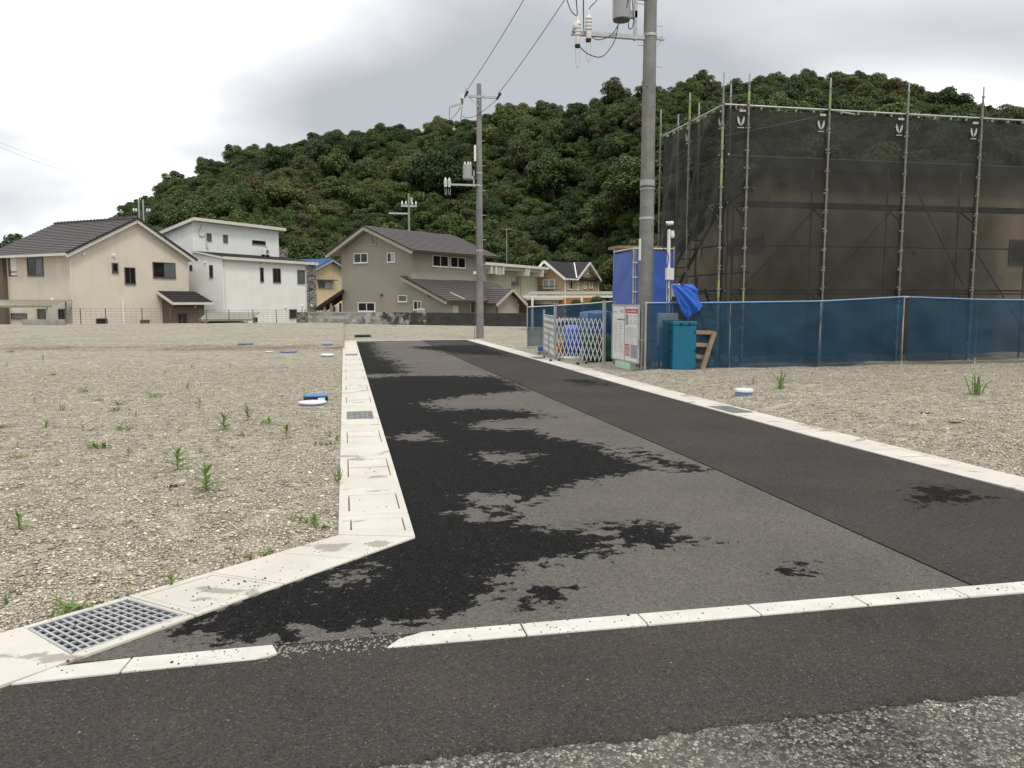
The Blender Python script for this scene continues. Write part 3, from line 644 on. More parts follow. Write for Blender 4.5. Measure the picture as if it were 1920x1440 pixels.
for k in range(3):
    mb = MB(); mb.tube([(0, 0, -0.5), (0.03, 0.02*k, 0.3), (0.05-0.04*k, 0.03, 0.9)], 0.07, 7, 0.035)
    for a in (0.5, 2.6, 4.4): mb.tube([(0.03, 0.02, 0.35), (0.25*math.cos(a+k), 0.25*math.sin(a+k), 0.65), (0.45*math.cos(a+k), 0.45*math.sin(a+k), 0.95)], 0.032, 5, 0.012)
    me = mb.mesh('trunk'); me.materials.append(M['wood_dark']); trunk_v.append(me)
# scatter
cell = {}; trees = []
def hillpoint(u, v):
    i = v*33; j = u*(nc-1); i0, j0 = int(min(i, 32)), int(min(j, nc-2)); fi, fj = i-i0, j-j0
    return (HV[i0, j0]*(1-fi)*(1-fj) + HV[i0+1, j0]*fi*(1-fj) + HV[i0, j0+1]*(1-fi)*fj + HV[i0+1, j0+1]*fi*fj)
for _ in range(80000):
    u = rng.random(); v = rng.random()**0.8*1.0
    p_ = hillpoint(u, v); r_ = float(np.clip(1.75*math.exp(0.38*rng.standard_normal()), 1.0, 4.3))*(1.28-0.22*v); r_ = min(r_, 2.4) if v > 0.82 else r_; r_ = min(r_, 2.3) if u < 0.2 and v > 0.5 else r_
    key = (int(p_[0]//5), int(p_[1]//5)); ok = True
    for a in (-1, 0, 1):
        for b_ in (-1, 0, 1):
            for q_ in cell.get((key[0]+a, key[1]+b_), ()):
                if (q_[0]-p_[0])**2 + (q_[1]-p_[1])**2 < (0.46*(q_[2]+r_))**2: ok = False
    if not ok: continue
    cell.setdefault(key, []).append((p_[0], p_[1], r_)); trees.append((p_[0], p_[1], p_[2], r_*1.12))
trees.sort(key=lambda q: -q[3]/math.hypot(q[0], q[1]))
NEAR = 280
for k, (x, y, z, r_) in enumerate(trees[:NEAR]):
    e_ = empty('hillside_tree', (x, y, z-0.3), random.uniform(0, 6.28), 'broadleaf tree with dense green crown in the wood covering the hillside', 'tree', 'trees of the hillside wood'); e_.scale = (r_*random.uniform(0.85, 1.25), r_*random.uniform(0.85, 1.25), r_*random.uniform(0.8, 1.35)); e_.rotation_euler = (random.gauss(0, 0.12), random.gauss(0, 0.12), random.uniform(0, 6.28))
    link('trunk', trunk_v[k % 3], None, e_); link('crown', near_v[k % 9], None, e_)
# the rest of the wood reads as one mass: points that carry crown instances
src = bpy.data.collections.new('crown_sources')
for k, me in enumerate(near_v): src.objects.link(bpy.data.objects.new('crown_source', me))
rest = trees[NEAR:]
me = bpy.data.meshes.new('woodland'); me.vertices.add(len(rest)); me.vertices.foreach_set('co', np.array([(x, y, z-0.3) for x, y, z, r_ in rest], dtype=np.float32).ravel())
a_ = me.attributes.new('crown_size', 'FLOAT_VECTOR', 'POINT'); a_.data.foreach_set('vector', np.array([(r_*random.uniform(0.85, 1.25), r_*random.uniform(0.85, 1.25), r_*random.uniform(0.75, 1.35)) for x, y, z, r_ in rest], dtype=np.float32).ravel())
a_ = me.attributes.new('crown_turn', 'FLOAT_VECTOR', 'POINT'); a_.data.foreach_set('vector', np.array([(random.gauss(0, 0.12), random.gauss(0, 0.12), random.uniform(0, 6.28)) for q in rest], dtype=np.float32).ravel())
a_ = me.attributes.new('crown_kind', 'INT', 'POINT'); a_.data.foreach_set('value', np.array([k % 9 for k in range(len(rest))], dtype=np.int32))
wo = tag(link('woodland', me, None), 'distant mass of trees covering the upper hill and its ridge', 'woodland', kind='stuff')
ng = bpy.data.node_groups.new('crowns_on_points', 'GeometryNodeTree'); ng.interface.new_socket('Geometry', in_out='INPUT', socket_type='NodeSocketGeometry'); ng.interface.new_socket('Geometry', in_out='OUTPUT', socket_type='NodeSocketGeometry')
gi = N('NodeGroupInput', ng); go = N('NodeGroupOutput', ng); ci = N('GeometryNodeCollectionInfo', ng); ci.inputs['Collection'].default_value = src; ci.inputs['Separate Children'].default_value = True
ip = N('GeometryNodeInstanceOnPoints', ng); ip.inputs['Pick Instance'].default_value = True
def named(nm, dt): q_ = N('GeometryNodeInputNamedAttribute', ng, data_type=dt); q_.inputs['Name'].default_value = nm; return q_.outputs[0]
e2r = N('FunctionNodeEulerToRotation', ng); lk(ng, named('crown_turn', 'FLOAT_VECTOR'), e2r.inputs[0])
m2p = N('GeometryNodeMeshToPoints', ng); lk(ng, gi.outputs[0], m2p.inputs[0])
lk(ng, m2p.outputs[0], ip.inputs['Points']); lk(ng, ci.outputs[0], ip.inputs['Instance']); lk(ng, named('crown_kind', 'INT'), ip.inputs['Instance Index']); lk(ng, e2r.outputs[0], ip.inputs['Rotation']); lk(ng, named('crown_size', 'FLOAT_VECTOR'), ip.inputs['Scale']); lk(ng, ip.outputs[0], go.inputs[0])
md = wo.modifiers.new('crowns', 'NODES'); md.node_group = ng
print('TREES', len(trees))
# ================================================================== houses
class House:
    def __init__(s, name, px, depth, cw, zg, label, cat='house'):
        d = ray(px, 565); o = _C + d*(depth/(d@_fh)); s.o = np.array([o[0], o[1], 0.0]); a = R(90-cw); s.a = a
        s.ux = np.array([math.cos(a), math.sin(a), 0]); s.uy = np.array([-math.sin(a), math.cos(a), 0]); s.zg = zg
        s.e = empty(name, (o[0], o[1], 0), a, label, cat)
    def on(s, ax, px, py, off=0.0):
        d = ray(px, py); n = s.ux if ax == 'x' else s.uy; t_ = ((s.o+n*off-_C)@n)/(d@n); p = _C+d*t_-s.o
        return Vector((p@s.ux, p@s.uy, p[2]))
    def atz(s, px, py, z):
        p = G(px, py, z)-s.o; return Vector((p@s.ux, p@s.uy, z))
    def rect(s, ax, off, x0, y0, x1, y1):
        a = s.on(ax, x0, y0, off); b_ = s.on(ax, x1, y1, off); k = 0 if ax == 'y' else 1
        return min(a[k], b_[k]), max(a[k], b_[k]), min(a[2], b_[2]), max(a[2], b_[2])
    def pbox(s, ax, off, u0, u1, z0, z1, d0, d1, mb=None):
        mb = mb or MB()
        return mb.box(u0, u1, off+d0, off+d1, z0, z1) if ax == 'y' else mb.box(off+d0, off+d1, u0, u1, z0, z1)
    def win(s, ax, off, px4, fm='winframe', panes=('glass', 'glass'), fw=0.055, dep=0.07, grille=False, sill=True, uv=None):
        u0, u1, z0, z1 = uv or s.rect(ax, off, *px4); fm = M[fm]; mb = MB(); n = len(panes)
        s.pbox(ax, off, u0, u1, z0, z0+fw, -dep, 0.01, mb); s.pbox(ax, off, u0, u1, z1-fw, z1, -dep, 0.01, mb)
        s.pbox(ax, off, u0, u0+fw, z0+fw, z1-fw, -dep, 0.01, mb); s.pbox(ax, off, u1-fw, u1, z0+fw, z1-fw, -dep, 0.01, mb)
        for k in range(1, n):
            uu = u0+(u1-u0)*k/n; s.pbox(ax, off, uu-fw*0.45, uu+fw*0.45, z0+fw, z1-fw, -dep*0.75, 0.01, mb)
        w_ = mb.build('window', fm, s.e)
        for k, g_ in enumerate(panes):
            a0 = u0+fw+(u1-u0-2*fw)*k/n; a1 = u0+fw+(u1-u0-2*fw)*(k+1)/n
            s.pbox(ax, off, a0+0.002, a1-0.002, z0+fw+0.002, z1-fw-0.002, -0.02-0.012*(k % 2), 0.006).build('pane', M[g_], w_)
        if grille:
            mb = MB(); kk = max(3, int((u1-u0)/0.16))
            for k in range(kk+1): uu = u0+(u1-u0)*k/kk; s.pbox(ax, off, uu-0.008, uu+0.008, z0, z1, -dep-0.05, -dep-0.035, mb)
            for zz_ in (z0+0.03, (z0+z1)/2, z1-0.03): s.pbox(ax, off, u0, u1, zz_-0.008, zz_+0.008, -dep-0.033, -dep-0.02, mb)
            mb.build('grille', fm, w_)
        if sill: s.pbox(ax, off, u0-0.03, u1+0.03, z0-0.045, z0-0.003, -dep-0.03, 0.01).build('sill', fm, w_)
        return w_
    def vent(s, ax, off, px, py, r_=0.10, m_='white'):
        p = s.on(ax, px, py, off); mb = MB(); k = 12
        n = Vector((0, -1, 0)) if ax == 'y' else Vector((-1, 0, 0))
        q = Vector(p); mb.tube([q+n*-0.01, q+n*0.06, q+n*0.13, q+n*0.16], r_, k, r_*0.75)
        return mb.build('vent_hood', M[m_], s.e, smooth=True)
    def part(s, name, mb, m_, parent=None, **k): return mb.build(name, M[m_], parent or s.e, **k)
    def pipe(s, pts, r_=0.04, m_='offwhite', name='downpipe'):
        mb = MB(); mb.tube(pts, r_, 8); return mb.build(name, M[m_], s.e, smooth=True)
ZG = -1.02
# ---------- cream house with brown tiled gable roof
H = House('cream_house', 137, 60, 38.9, ZG, 'cream stucco two storey house with brown tiled gable roof')
W_, L_ = 10.7, 9.6; xr = 5.75; ze = 5.28; zr = 8.02
H.part('wall', MB().prism([(0, 0, ZG), (W_, 0, ZG), (W_, 0, ze), (xr-0.2, 0, zr), (0, 0, ze)], (0, L_, 0)), 'cream')
rt = MB(); yo0, yo1 = -0.42, L_+0.45; xo = 0.62; zev = ze-0.22; zrd = zr+0.10
rt.slope((-xo, yo0, zev), (-xo, yo1, zev), (xr-0.2, yo0, zrd), (xr-0.2, yo1, zrd), 19, 0.05, 0.05)
rt.slope((W_+xo, yo1, zev), (W_+xo, yo0, zev), (xr-0.2, yo1, zrd), (xr-0.2, yo0, zrd), 19, 0.05, 0.05)
ro = H.part('roof', rt, 'tile_brown')
mb = MB(); mb.tube([(xr-0.2, yo0-0.02, zrd+0.10), (xr-0.2, yo1, zrd+0.10)], 0.10, 8); H.part('ridge_cap', mb, 'tile_brown', ro)
mb = MB()
for k in range(24): mb.tube([(xr-0.2, yo0+k*0.43, zrd+0.11), (xr-0.2, yo0+k*0.43+0.1, zrd+0.13)], 0.125, 8)
H.part('ridge_tiles', mb, 'tile_brown', ro, kind='stuff')
for sx in (0, 1):
    xe = -xo if sx == 0 else W_+xo
    H.part('bargeboard', MB().bar((xe, yo0+0.02, zev-0.13), (xr-0.2, yo0+0.02, zrd-0.13), 0.06, 0.30), 'offwhite', ro)
    mb = MB(); n_ = 22
    for k in range(n_):
        a = Vector((xe, yo0-0.02, zev+0.05)).lerp(Vector((xr-0.2, yo0-0.02, zrd+0.05)), k/n_); b_ = Vector((xe, yo0-0.02, zev+0.05)).lerp(Vector((xr-0.2, yo0-0.02, zrd+0.05)), (k+1.08)/n_)
        mb.bar(a+Vector((0, 0, 0.035)), b_, 0.14, 0.15)
    H.part('verge_tiles', mb, 'tile_dark', ro, kind='stuff')
    H.part('soffit', MB().add([(xe, yo0, zev-0.03), (xr-0.2, yo0, zrd-0.03), (xr-0.2, yo1, zrd-0.03), (xe, yo1, zev-0.03)], [(0, 1, 2, 3)]), 'offwhite', ro)
H.part('gutter', MB().bar((-xo-0.05, yo0, zev-0.03), (-xo-0.05, yo1, zev-0.03), 0.13, 0.17), 'offwhite', ro)
H.win('y', 0, (285.5, 491, 329, 521.5), panes=('glass', 'curtain')); H.win('y', 0, (232.5, 501, 254, 532.5)); H.win('y', 0, (209, 492.5, 221.5, 511.5), panes=('glass',), fw=0.09)
H.win('x', 0, (51, 484, 82.5, 516.5), panes=('curtain', 'glass'))
H.win('y', 0, (179.5, 597, 201, 607.5), panes=('glass',)); H.win('y', 0, (262.5, 600, 280, 612), panes=('curtain',))
H.win('x', 0, (110, 579, 123, 601), panes=('glass', 'glass')); H.win('x', 0, (71, 579, 87, 601), panes=('curtain',), grille=True); H.win('x', 0, (21, 587, 51, 598), panes=('curtain',))
H.vent('y', 0, 156, 476, 0.14); H.vent('y', 0, 212.5, 479, 0.14); H.vent('x', 0, 98, 562, 0.14)
p = H.on('x', 135, 470); H.pipe([(-xo, 0.05, zev-0.08), (-0.09, -0.06, zev-0.35), (-0.09, -0.06, ZG)], 0.05)
p = H.on('y', 228.5, 560); H.pipe([(p[0], -0.07, p[2]), (p[0], -0.07, ZG)], 0.07, 'white', 'vent_pipe')
# siding grooves along the plinth storey
for k in range(5):
    mb = MB(); zz_ = 1.55-0.47*k; mb.box(0.25, 7.5, -0.006, 0.004, zz_-0.012, zz_+0.012); H.part('siding_joint', mb, 'offwhite')
# brown bay at the far end of the eaves side, with white panel standing in for bright sky through the loggia
yb = H.on('x', 12.5, 500)[1]
H.part('brown_bay', MB().box(-0.35, 0.2, yb, yb+1.2, ZG, zev-0.06), 'brownwall')
u0, u1, z0, z1 = H.rect('x', 0, 15, 482, 32, 516)
op = H.part('loggia_sky_panel', MB().box(-0.015, 0.03, u0, u1, z0, z1), 'white'); H.part('loggia_rail', MB().box(-0.05, 0.0, u0, u1, z0+0.22, z0+0.30).box(-0.05, 0.0, u0-0.03, u1+0.03, z0-0.07, z0).box(-0.05, 0.0, u1-0.28, u1, z0, z1), 'brownwall')
# porch lean-to on the gable side
px0, px1, dpt = 7.75, 11.15, 1.75
H.part('porch_wall', MB().box(px0+0.1, px1-0.15, -dpt+0.35, -0.003, ZG, 1.62), 'brownwall')
pr_ = H.part('porch_roof', MB().slope((px0-0.35, -dpt-0.15, 1.48), (px1+0.35, -dpt-0.15, 1.48), (px0-0.35, -0.02, 2.42), (px1+0.05, -0.02, 2.42), 6, 0.05, 0.05), 'tile_dark')
H.part('fascia', MB().bar((px0-0.4, -dpt-0.17, 1.42), (px1+0.38, -dpt-0.17, 1.42), 0.06, 0.2).bar((px0-0.37, -dpt-0.15, 1.40), (px0-0.37, -0.02, 2.34), 0.06, 0.22), 'offwhite', pr_)
H.win('y', -dpt+0.35, (332, 588, 351, 613), panes=('glass', 'glass'), grille=True)
H.vent('y', -dpt+0.35, 365, 575, 0.07)
h1 = H

# ---------- white house with set-back upper storey
H = House('white_house', 419, 70, 37, ZG, 'white stucco house with stone clad end and mono pitch top storey')
W_ = H.on('y', 574, 560)[0]; yu = H.on('x', 362, 470)[1]; zl = 1.6+3.2*70/60
L_ = 9.0
H.part('wall', MB().prism([(0, 0, ZG), (0, 0, zl), (0, yu, zl+0.62), (0, L_, zl+0.62), (0, L_, ZG)], (W_-0.01, 0, 0)), 'whitewall')
lr = H.part('lower_roof', MB().slope((-0.15, -0.35, zl-0.02), (W_+1.5, -0.35, zl-0.02), (-0.15, yu, zl+0.66), (W_+1.5, yu, zl+0.66), 8, 0.04, 0.03), 'tile_dark')
H.part('fascia', MB().bar((-0.2, -0.38, zl+0.0), (W_+1.5, -0.38, zl+0.0), 0.08, 0.24).bar((-0.18, -0.35, zl-0.02), (-0.18, yu, zl+0.66), 0.05, 0.15), 'offwhite', lr)
xu1 = H.on('y', 522, 440, yu)[0]; zu = H.on('y', 450, 425, yu)[2]; L2 = 5.6
H.part('upper_wall', MB().prism([(0.02, yu, zl+0.5), (0.02, yu, zu), (0.02, L2+yu, zu-1.45), (0.02, L2+yu, zl+0.5)], (xu1, 0, 0)), 'whitewall')
ur = H.part('upper_roof', MB().slope((-0.35, L2+yu+0.4, zu-1.42), (xu1+0.45, L2+yu+0.4, zu-1.42), (-0.35, yu-0.55, zu+0.26), (xu1+0.45, yu-0.55, zu+0.26), 14, 0.05, 0.03), 'tile_dark')
H.part('fascia', MB().bar((-0.38, yu-0.57, zu+0.16), (xu1+0.47, yu-0.57, zu+0.16), 0.07, 0.27).bar((-0.37, yu-0.55, zu+0.13), (-0.37, L2+yu+0.4, zu-1.55), 0.07, 0.27), 'offwhite', ur)
H.part('soffit', MB().box(-0.34, xu1+0.42, yu-0.53, yu+0.01, zu+0.03, zu+0.06), 'offwhite', ur)
H.part('stone_pier', MB().box(W_, W_+1.42, -0.16, 2.2, ZG, zl-0.14), 'stonewall')
a0 = H.on('y', 526, 480, 3.4); H.part('stone_parapet', MB().box(xu1+0.1, W_+1.42, 3.4, 3.75, zl+0.3, H.on('y', 560, 470, 3.4)[2]), 'stonewall')
H.win('y', 0, (487, 501.5, 494, 528), panes=('glass',)); H.win('y', 0, (511, 503, 526, 529.5)); H.win('y', 0, (557, 506, 571, 531.5), panes=('curtain',), fw=0.10); H.win('y', 0, (542, 580, 555, 596), panes=('glass',), grille=True); H.win('y', 0, (477, 595, 482, 604), panes=('glass',), sill=False)
H.win('x', 0, (393, 497, 400, 520), panes=('glass',)); H.win('x', 0, (356, 497, 361, 507), panes=('glass',), sill=False)
H.win('y', yu, (387, 437, 396, 451), panes=('curtain',), fw=0.03); H.win('y', yu, (418, 440, 426.5, 454), panes=('curtain',), fw=0.03); H.win('y', yu, (472.5, 450, 497, 459), panes=('glass',))
H.vent('x', 0, 385, 492, 0.11); H.vent('y', 0, 488.5, 496, 0.11); H.vent('y', 0, 535, 576, 0.11); H.vent('y', 0, 566, 573, 0.11); H.vent('y', -0.16, 583, 573, 0.11)
for px_ in (419.5, 572): 
    p = H.on('y', px_, 500); H.pipe([(p[0], -0.36, zl-0.1), (p[0], -0.07, zl-0.3), (p[0], -0.07, ZG)], 0.05)
p = H.on('y', 573.5, 505); H.pipe([(p[0]+0.12, -0.07, p[2]), (p[0]+0.12, -0.07, ZG)], 0.07, 'offwhite', 'vent_pipe')
p = [H.on('y', *q, yu-0.08) for q in ((379, 420), (374, 432), (374.5, 441), (379, 443), (385, 439), (386.5, 450), (388, 462), (391, 468))]; H.pipe(p, 0.05, 'offwhite', 'conduit')
p = [H.on('y', *q, yu-0.08) for q in ((500, 447), (500, 464))]; H.pipe(p, 0.09, 'white', 'conduit')
mb = MB(); mb.tube([H.on('y', 584+5*math.cos(a), 535+7*math.sin(a), -0.2) for a in np.linspace(0, 6.28, 18)], 0.03, 5); H.part('wall_ornament', mb, 'steel_dark')
# air conditioner standing on the lower roof
c = H.on('y', 499, 470, yu-1.0)
e_ = empty('air_conditioner', tuple(Vector(H.o) + Vector(H.ux)*c[0] + Vector(H.uy)*(yu-0.9) + Vector((0, 0, zl+0.66))), H.a, 'white air conditioner outdoor unit standing on the lower roof of the white house', 'air conditioner')
MB().box(-0.42, 0.42, -0.16, 0.16, 0.08, 0.68).build('casing', M['white'], e_, bevel=0.02)
MB().tube([(0.1, -0.165, 0.38), (0.1, -0.185, 0.38)], 0.24, 18).build('fan_grille', M['grey_paint'], e_); MB().tube([(0.1, -0.186, 0.38), (0.1, -0.196, 0.38)], 0.10, 14).build('fan_hub', M['steel_dark'], e_)
for sx in (-0.3, 0.3): MB().box(sx-0.05, sx+0.05, -0.2, 0.2, -0.06, 0.08).build('foot', M['black'], e_)
h2 = H

# ---------- taupe house
H = House('taupe_house', 772, 58, 45.8, -0.25, 'taupe stucco house with brown gable roof and lean-to wing'); z0g = -0.3
W_, L_ = 7.05, 9.1; yr = 3.95; ze = 5.40; zr = 6.95
H.part('wall', MB().prism([(0, 0, z0g), (0, W_, z0g), (0, W_, ze), (0, yr, zr), (0, 0, ze)], (L_, 0, 0)), 'taupe')
x0, x1 = -0.75, L_+0.9; yo = 0.75; zev = 5.16; zrd = zr+0.13
rt = MB(); rt.slope((x0, -yo, zev), (x1, -yo, zev), (x0, yr, zrd), (x1, yr, zrd), 16, 0.05, 0.035); rt.slope((x1, W_+yo+0.2, zev-0.05), (x0, W_+yo+0.2, zev-0.05), (x1, yr, zrd), (x0, yr, zrd), 16, 0.05, 0.035)
ro = H.part('roof', rt, 'tile_brown')
for ye in (-yo, W_+yo+0.2):
    zz_ = zev if ye < 0 else zev-0.05
    H.part('bargeboard', MB().bar((x0+0.02, ye, zz_-0.12), (x0+0.02, yr, zrd-0.12), 0.06, 0.26), 'taupe_trim', ro)
    H.part('verge', MB().bar((x0-0.02, ye, zz_+0.04), (x0-0.02, yr, zrd+0.04), 0.1, 0.09), 'tile_dark', ro)
    H.part('soffit', MB().add([(x0, ye, zz_-0.03), (x0, yr, zrd-0.03), (x1, yr, zrd-0.03), (x1, ye, zz_-0.03)], [(0, 1, 2, 3)]), 'taupe_trim', ro)
H.part('gutter', MB().bar((x0, -yo-0.05, zev-0.02), (x1, -yo-0.05, zev-0.02), 0.11, 0.14), 'wood_dark', ro)
H.win('x', 0, (664, 475.5, 690.5, 492.5), 'white'); H.win('x', 0, (726.5, 474, 741.5, 491.5), 'white', panes=('curtain_pale', 'glass')); H.win('x', 0, (672, 567, 704, 584), 'white')
H.win('x', 0, (747, 553.5, 764, 566), 'white', panes=('curtain',)); H.win('x', 0, (776, 564, 791, 581), 'white', panes=('curtain', 'glass')); H.win('x', 0, (697, 436, 706, 458.5), 'taupe_trim', panes=('curtain',), fw=0.05)
H.win('y', 0, (810, 478, 840, 501), 'white'); H.win('y', 0, (843.5, 481, 872, 503), 'white')
H.vent('x', 0, 716.5, 553, 0.11, 'steel_dark'); H.vent('x', 0, 805, 554, 0.10, 'steel_dark')
# lean-to wing
yl = -3.25; zh = 3.0; zlw = 1.62
H.part('wing_wall', MB().prism([(0.002, -0.004, z0g), (0.002, yl, z0g), (0.002, yl, zlw), (0.002, -0.004, zh)], (0.6, 0, 0)), 'taupe')
H.part('wing_wall', MB().box(0.7, 10.5, -2.4, -0.01, z0g, 1.7), 'taupe')
wr = H.part('wing_roof', MB().slope((-0.5, yl-0.35, zlw-0.02), (10.0, yl-0.35, zlw-0.02), (-0.5, 0.62, zh+0.40), (10.0, 0.0, zh+0.16), 13, 0.05, 0.035), 'tile_brown')
H.part('bargeboard', MB().bar((-0.48, yl-0.35, zlw-0.12), (-0.48, 0.5, zh+0.24), 0.05, 0.24), 'taupe_trim', wr); H.part('verge', MB().bar((-0.52, yl-0.35, zlw+0.04), (-0.52, 0.5, zh+0.40), 0.09, 0.08), 'tile_dark', wr)
H.part('gutter', MB().bar((-0.5, yl-0.4, zlw-0.05), (6.2, yl-0.4, zlw-0.05), 0.11, 0.14), 'wood_dark', wr)
H.part('ridge_flashing', MB().bar((1.6, yl-0.3, zlw+0.14), (1.6, yl+1.0, zlw+0.62), 0.22, 0.05), 'taupe_trim', wr)
H.win('y', -2.4, (881, 566, 899, 587), 'white', panes=('curtain', 'glass'))
MB().box(1.0, 1.7, yl+0.3, -2.5, z0g, 1.30).build('water_heater', M['offwhite'], H.e, bevel=0.03)
# gabled porch
yp = -4.1; a0 = H.on('y', 929.5, 575, yp)[0]; a1 = H.on('y', 971, 575, yp)[0]; am = H.on('y', 959, 545, yp)[0]; zap = H.on('y', 959.5, 541, yp)[2]; zpe = H.on('y', 930, 566, yp)[2]
am = (a0+a1)/2+0.1
H.part('porch_wall', MB().prism([(a0, yp, z0g), (a1, yp, z0g), (a1, yp, zpe+0.12), (am, yp, zap-0.16), (a0, yp, zpe+0.12)], (0, 3.6, 0)), 'taupe')
pm = MB(); pm.slope((a0-0.6, yp-0.5, zpe-0.16), (a0-0.6, 0, zpe-0.16), (am, yp-0.5, zap), (am, 0, zap), 8, 0.05, 0.035); pm.slope((a1+0.6, 0, zpe-0.16), (a1+0.6, yp-0.5, zpe-0.16), (am, 0, zap), (am, yp-0.5, zap), 8, 0.05, 0.035)
pr_ = H.part('porch_roof', pm, 'tile_brown')
for xe in (a0-0.6, a1+0.6): H.part('bargeboard', MB().bar((xe, yp-0.48, zpe-0.26), (am, yp-0.48, zap-0.10), 0.05, 0.24), 'taupe_trim', pr_)
for xe in (a0, a1): H.pipe([(xe-0.3, yp-0.3, zpe-0.2), (xe+0.05, yp-0.1, zpe-0.5), (xe+0.05, yp-0.1, z0g)], 0.05, 'wood_dark')
c = H.on('x', 811, 585, -1.2)
mb = MB()
for k in range(6): mb.box(-1.25, -1.2, -2.2+k*0.12, -2.15+k*0.12, -0.2, 1.1)
mb.box(-1.26, -1.2, -2.22, -1.55, 1.0, 1.12); H.part('side_gate', mb, 'offwhite')
h3 = H

# ---------- pale green flat roofed house
H = House('green_house', 872, 72, 40.6, -0.2, 'pale green flat roofed house with projecting beams under the eaves'); z0g = -1.0
W_ = H.on('y', 1006, 530)[0]; zt = 4.55
H.part('wall', MB().box(0, W_, 0, 7, z0g, zt-0.02), 'palegreen'); H.part('wall_band', MB().box(0.02, W_-1.9, -0.03, 0.0, zt-1.0, zt-0.04), 'palegreen')
ro = H.part('roof', MB().box(-0.8, W_+1.2, -1.15, 8, zt+0.33, zt+0.58), 'offwhite')
H.part('roof_slab', MB().box(-0.6, W_+0.9, -0.9, 7.8, zt, zt+0.33), 'palegreen', ro)
for px_ in (920, 928, 942, 985.5, 990, 1016):
    q = H.on('y', px_, 502, -0.95); H.part('beam_end', MB().box(q[0]-0.11, q[0]+0.11, -1.1, 0, zt-0.42, zt+0.3), 'offwhite', ro)
q = H.on('y', 934, 502, -0.95); H.part('roof_box', MB().box(q[0]-0.6, q[0]+0.5, -1.05, -0.2, zt-0.5, zt+0.3), 'palegreen', ro)
H.win('y', 0, (899, 514, 912.5, 536), 'offwhite', panes=('curtain_pale', 'curtain_pale')); H.win('y', 0, (958.5, 517, 972.5, 537), 'steel', panes=('curtain', 'curtain_pink'))
for px_ in (976, 1005): q = H.on('y', px_, 540); H.pipe([(q[0], -0.06, zt), (q[0], -0.06, 0.5)], 0.07, 'palegreen')
H.part('annex_roof', MB().box(W_-4.6, W_+4.2, -2.6, 0.5, 1.75, 1.98), 'offwhite'); H.part('annex_beam', MB().box(W_-3.0, W_+0.6, -2.3, 0.4, 1.3, 1.74), 'palegreen')
H.part('annex_wall', MB().box(W_-4.2, W_+3.6, -1.6, -0.04, z0g, 1.3), 'wood_dark')
h4 = H

# ---------- tan house with two gables
H = House('tan_house', 1058, 84, 40, -0.2, 'tan and ochre gabled house with white bargeboards and dark roof'); z0g = -1.1
W_ = H.on('y', 1121, 545)[0]; Lx = H.on('x', 1002, 545)[1]; ze = H.on('y', 1060, 521)[2]; zb = H.on('y', 1060, 547)[2]; zr = H.on('y', 1107, 492.5, -0.5)[2]
xg = H.on('y', 1107, 500, -0.5)[0]; xg0 = H.on('y', 1084, 520, -0.5)[0]
H.part('wall', MB().box(0, W_, 0, Lx, zb+0.02, ze), 'tan'); H.part('plinth', MB().box(-0.01, W_+0.01, -0.01, Lx, z0g, zb-0.14), 'orange'); H.part('string_course', MB().box(-0.08, W_+0.08, -0.08, Lx, zb-0.14, zb+0.02), 'wood')
xm = (xg0+W_)/2
H.part('gable_wall', MB().prism([(xg0+0.3, 0.001, ze), (W_-0.001, 0.001, ze), (xg, 0.001, zr-0.25)], (0, 3, 0)), 'tan')
ym = Lx*0.62
H.part('gable_wall', MB().prism([(0.001, 0.2, ze), (0.001, Lx, ze), (0.001, ym, zr-0.22)], (3, 0, 0)), 'tan')
rt = MB(); xo = 0.45
dz = (zr-ze)/(xg-xg0)
rt.slope((-xo, -0.35, ze-0.12), (W_, -0.35, ze-0.12), (-xo, ym, zr), (W_, ym, zr), 12, 0.05, 0.03); rt.slope((W_, Lx+0.4, ze-0.12), (-xo, Lx+0.4, ze-0.12), (W_, ym, zr), (-xo, ym, zr), 12, 0.05, 0.03)
rt.slope((xg0, 4.5, ze-0.05), (xg0, -xo, ze-0.05), (xg, 4.5, zr+0.02), (xg, -xo, zr+0.02), 12, 0.05, 0.03); rt.slope((2*xg-xg0, -xo, ze-0.05), (2*xg-xg0, 4.5, ze-0.05), (xg, -xo, zr+0.02), (xg, 4.5, zr+0.02), 12, 0.05, 0.03)
ro = H.part('roof', rt, 'tile_dark')
for a, b_ in (((-xo-0.02, -0.35, ze-0.2), (-xo-0.02, ym, zr-0.06)), ((-xo-0.02, Lx+0.4, ze-0.2), (-xo-0.02, ym, zr-0.06)), ((xg0, -xo-0.02, ze-0.12), (xg, -xo-0.02, zr-0.04)), ((2*xg-xg0, -xo-0.02, ze-0.12), (xg, -xo-0.02, zr-0.04))):
    H.part('bargeboard', MB().bar(a, b_, 0.07, 0.24), 'white', ro)
for xe in (xg0, 2*xg-xg0): H.part('soffit', MB().add([(xe, -xo, ze-0.10), (xe, 0.1, ze-0.10), (xg, 0.1, zr-0.04), (xg, -xo, zr-0.04)], [(0, 1, 2, 3)]), 'white', ro)
H.part('gutter', MB().bar((-xo, -0.4, ze-0.14), (xg0+0.1, -0.4, ze-0.14), 0.13, 0.15), 'white', ro); H.part('valley_flashing', MB().bar((xg0, -0.35, ze+0.02), (xg-0.2, ym-0.8, zr+0.02), 0.12, 0.08), 'white', ro)
H.part('skylight', MB().bar((1.6, 0.6, ze+0.50), (2.3, 1.3, ze+0.95), 0.5, 0.06), 'curtain_pale', ro)
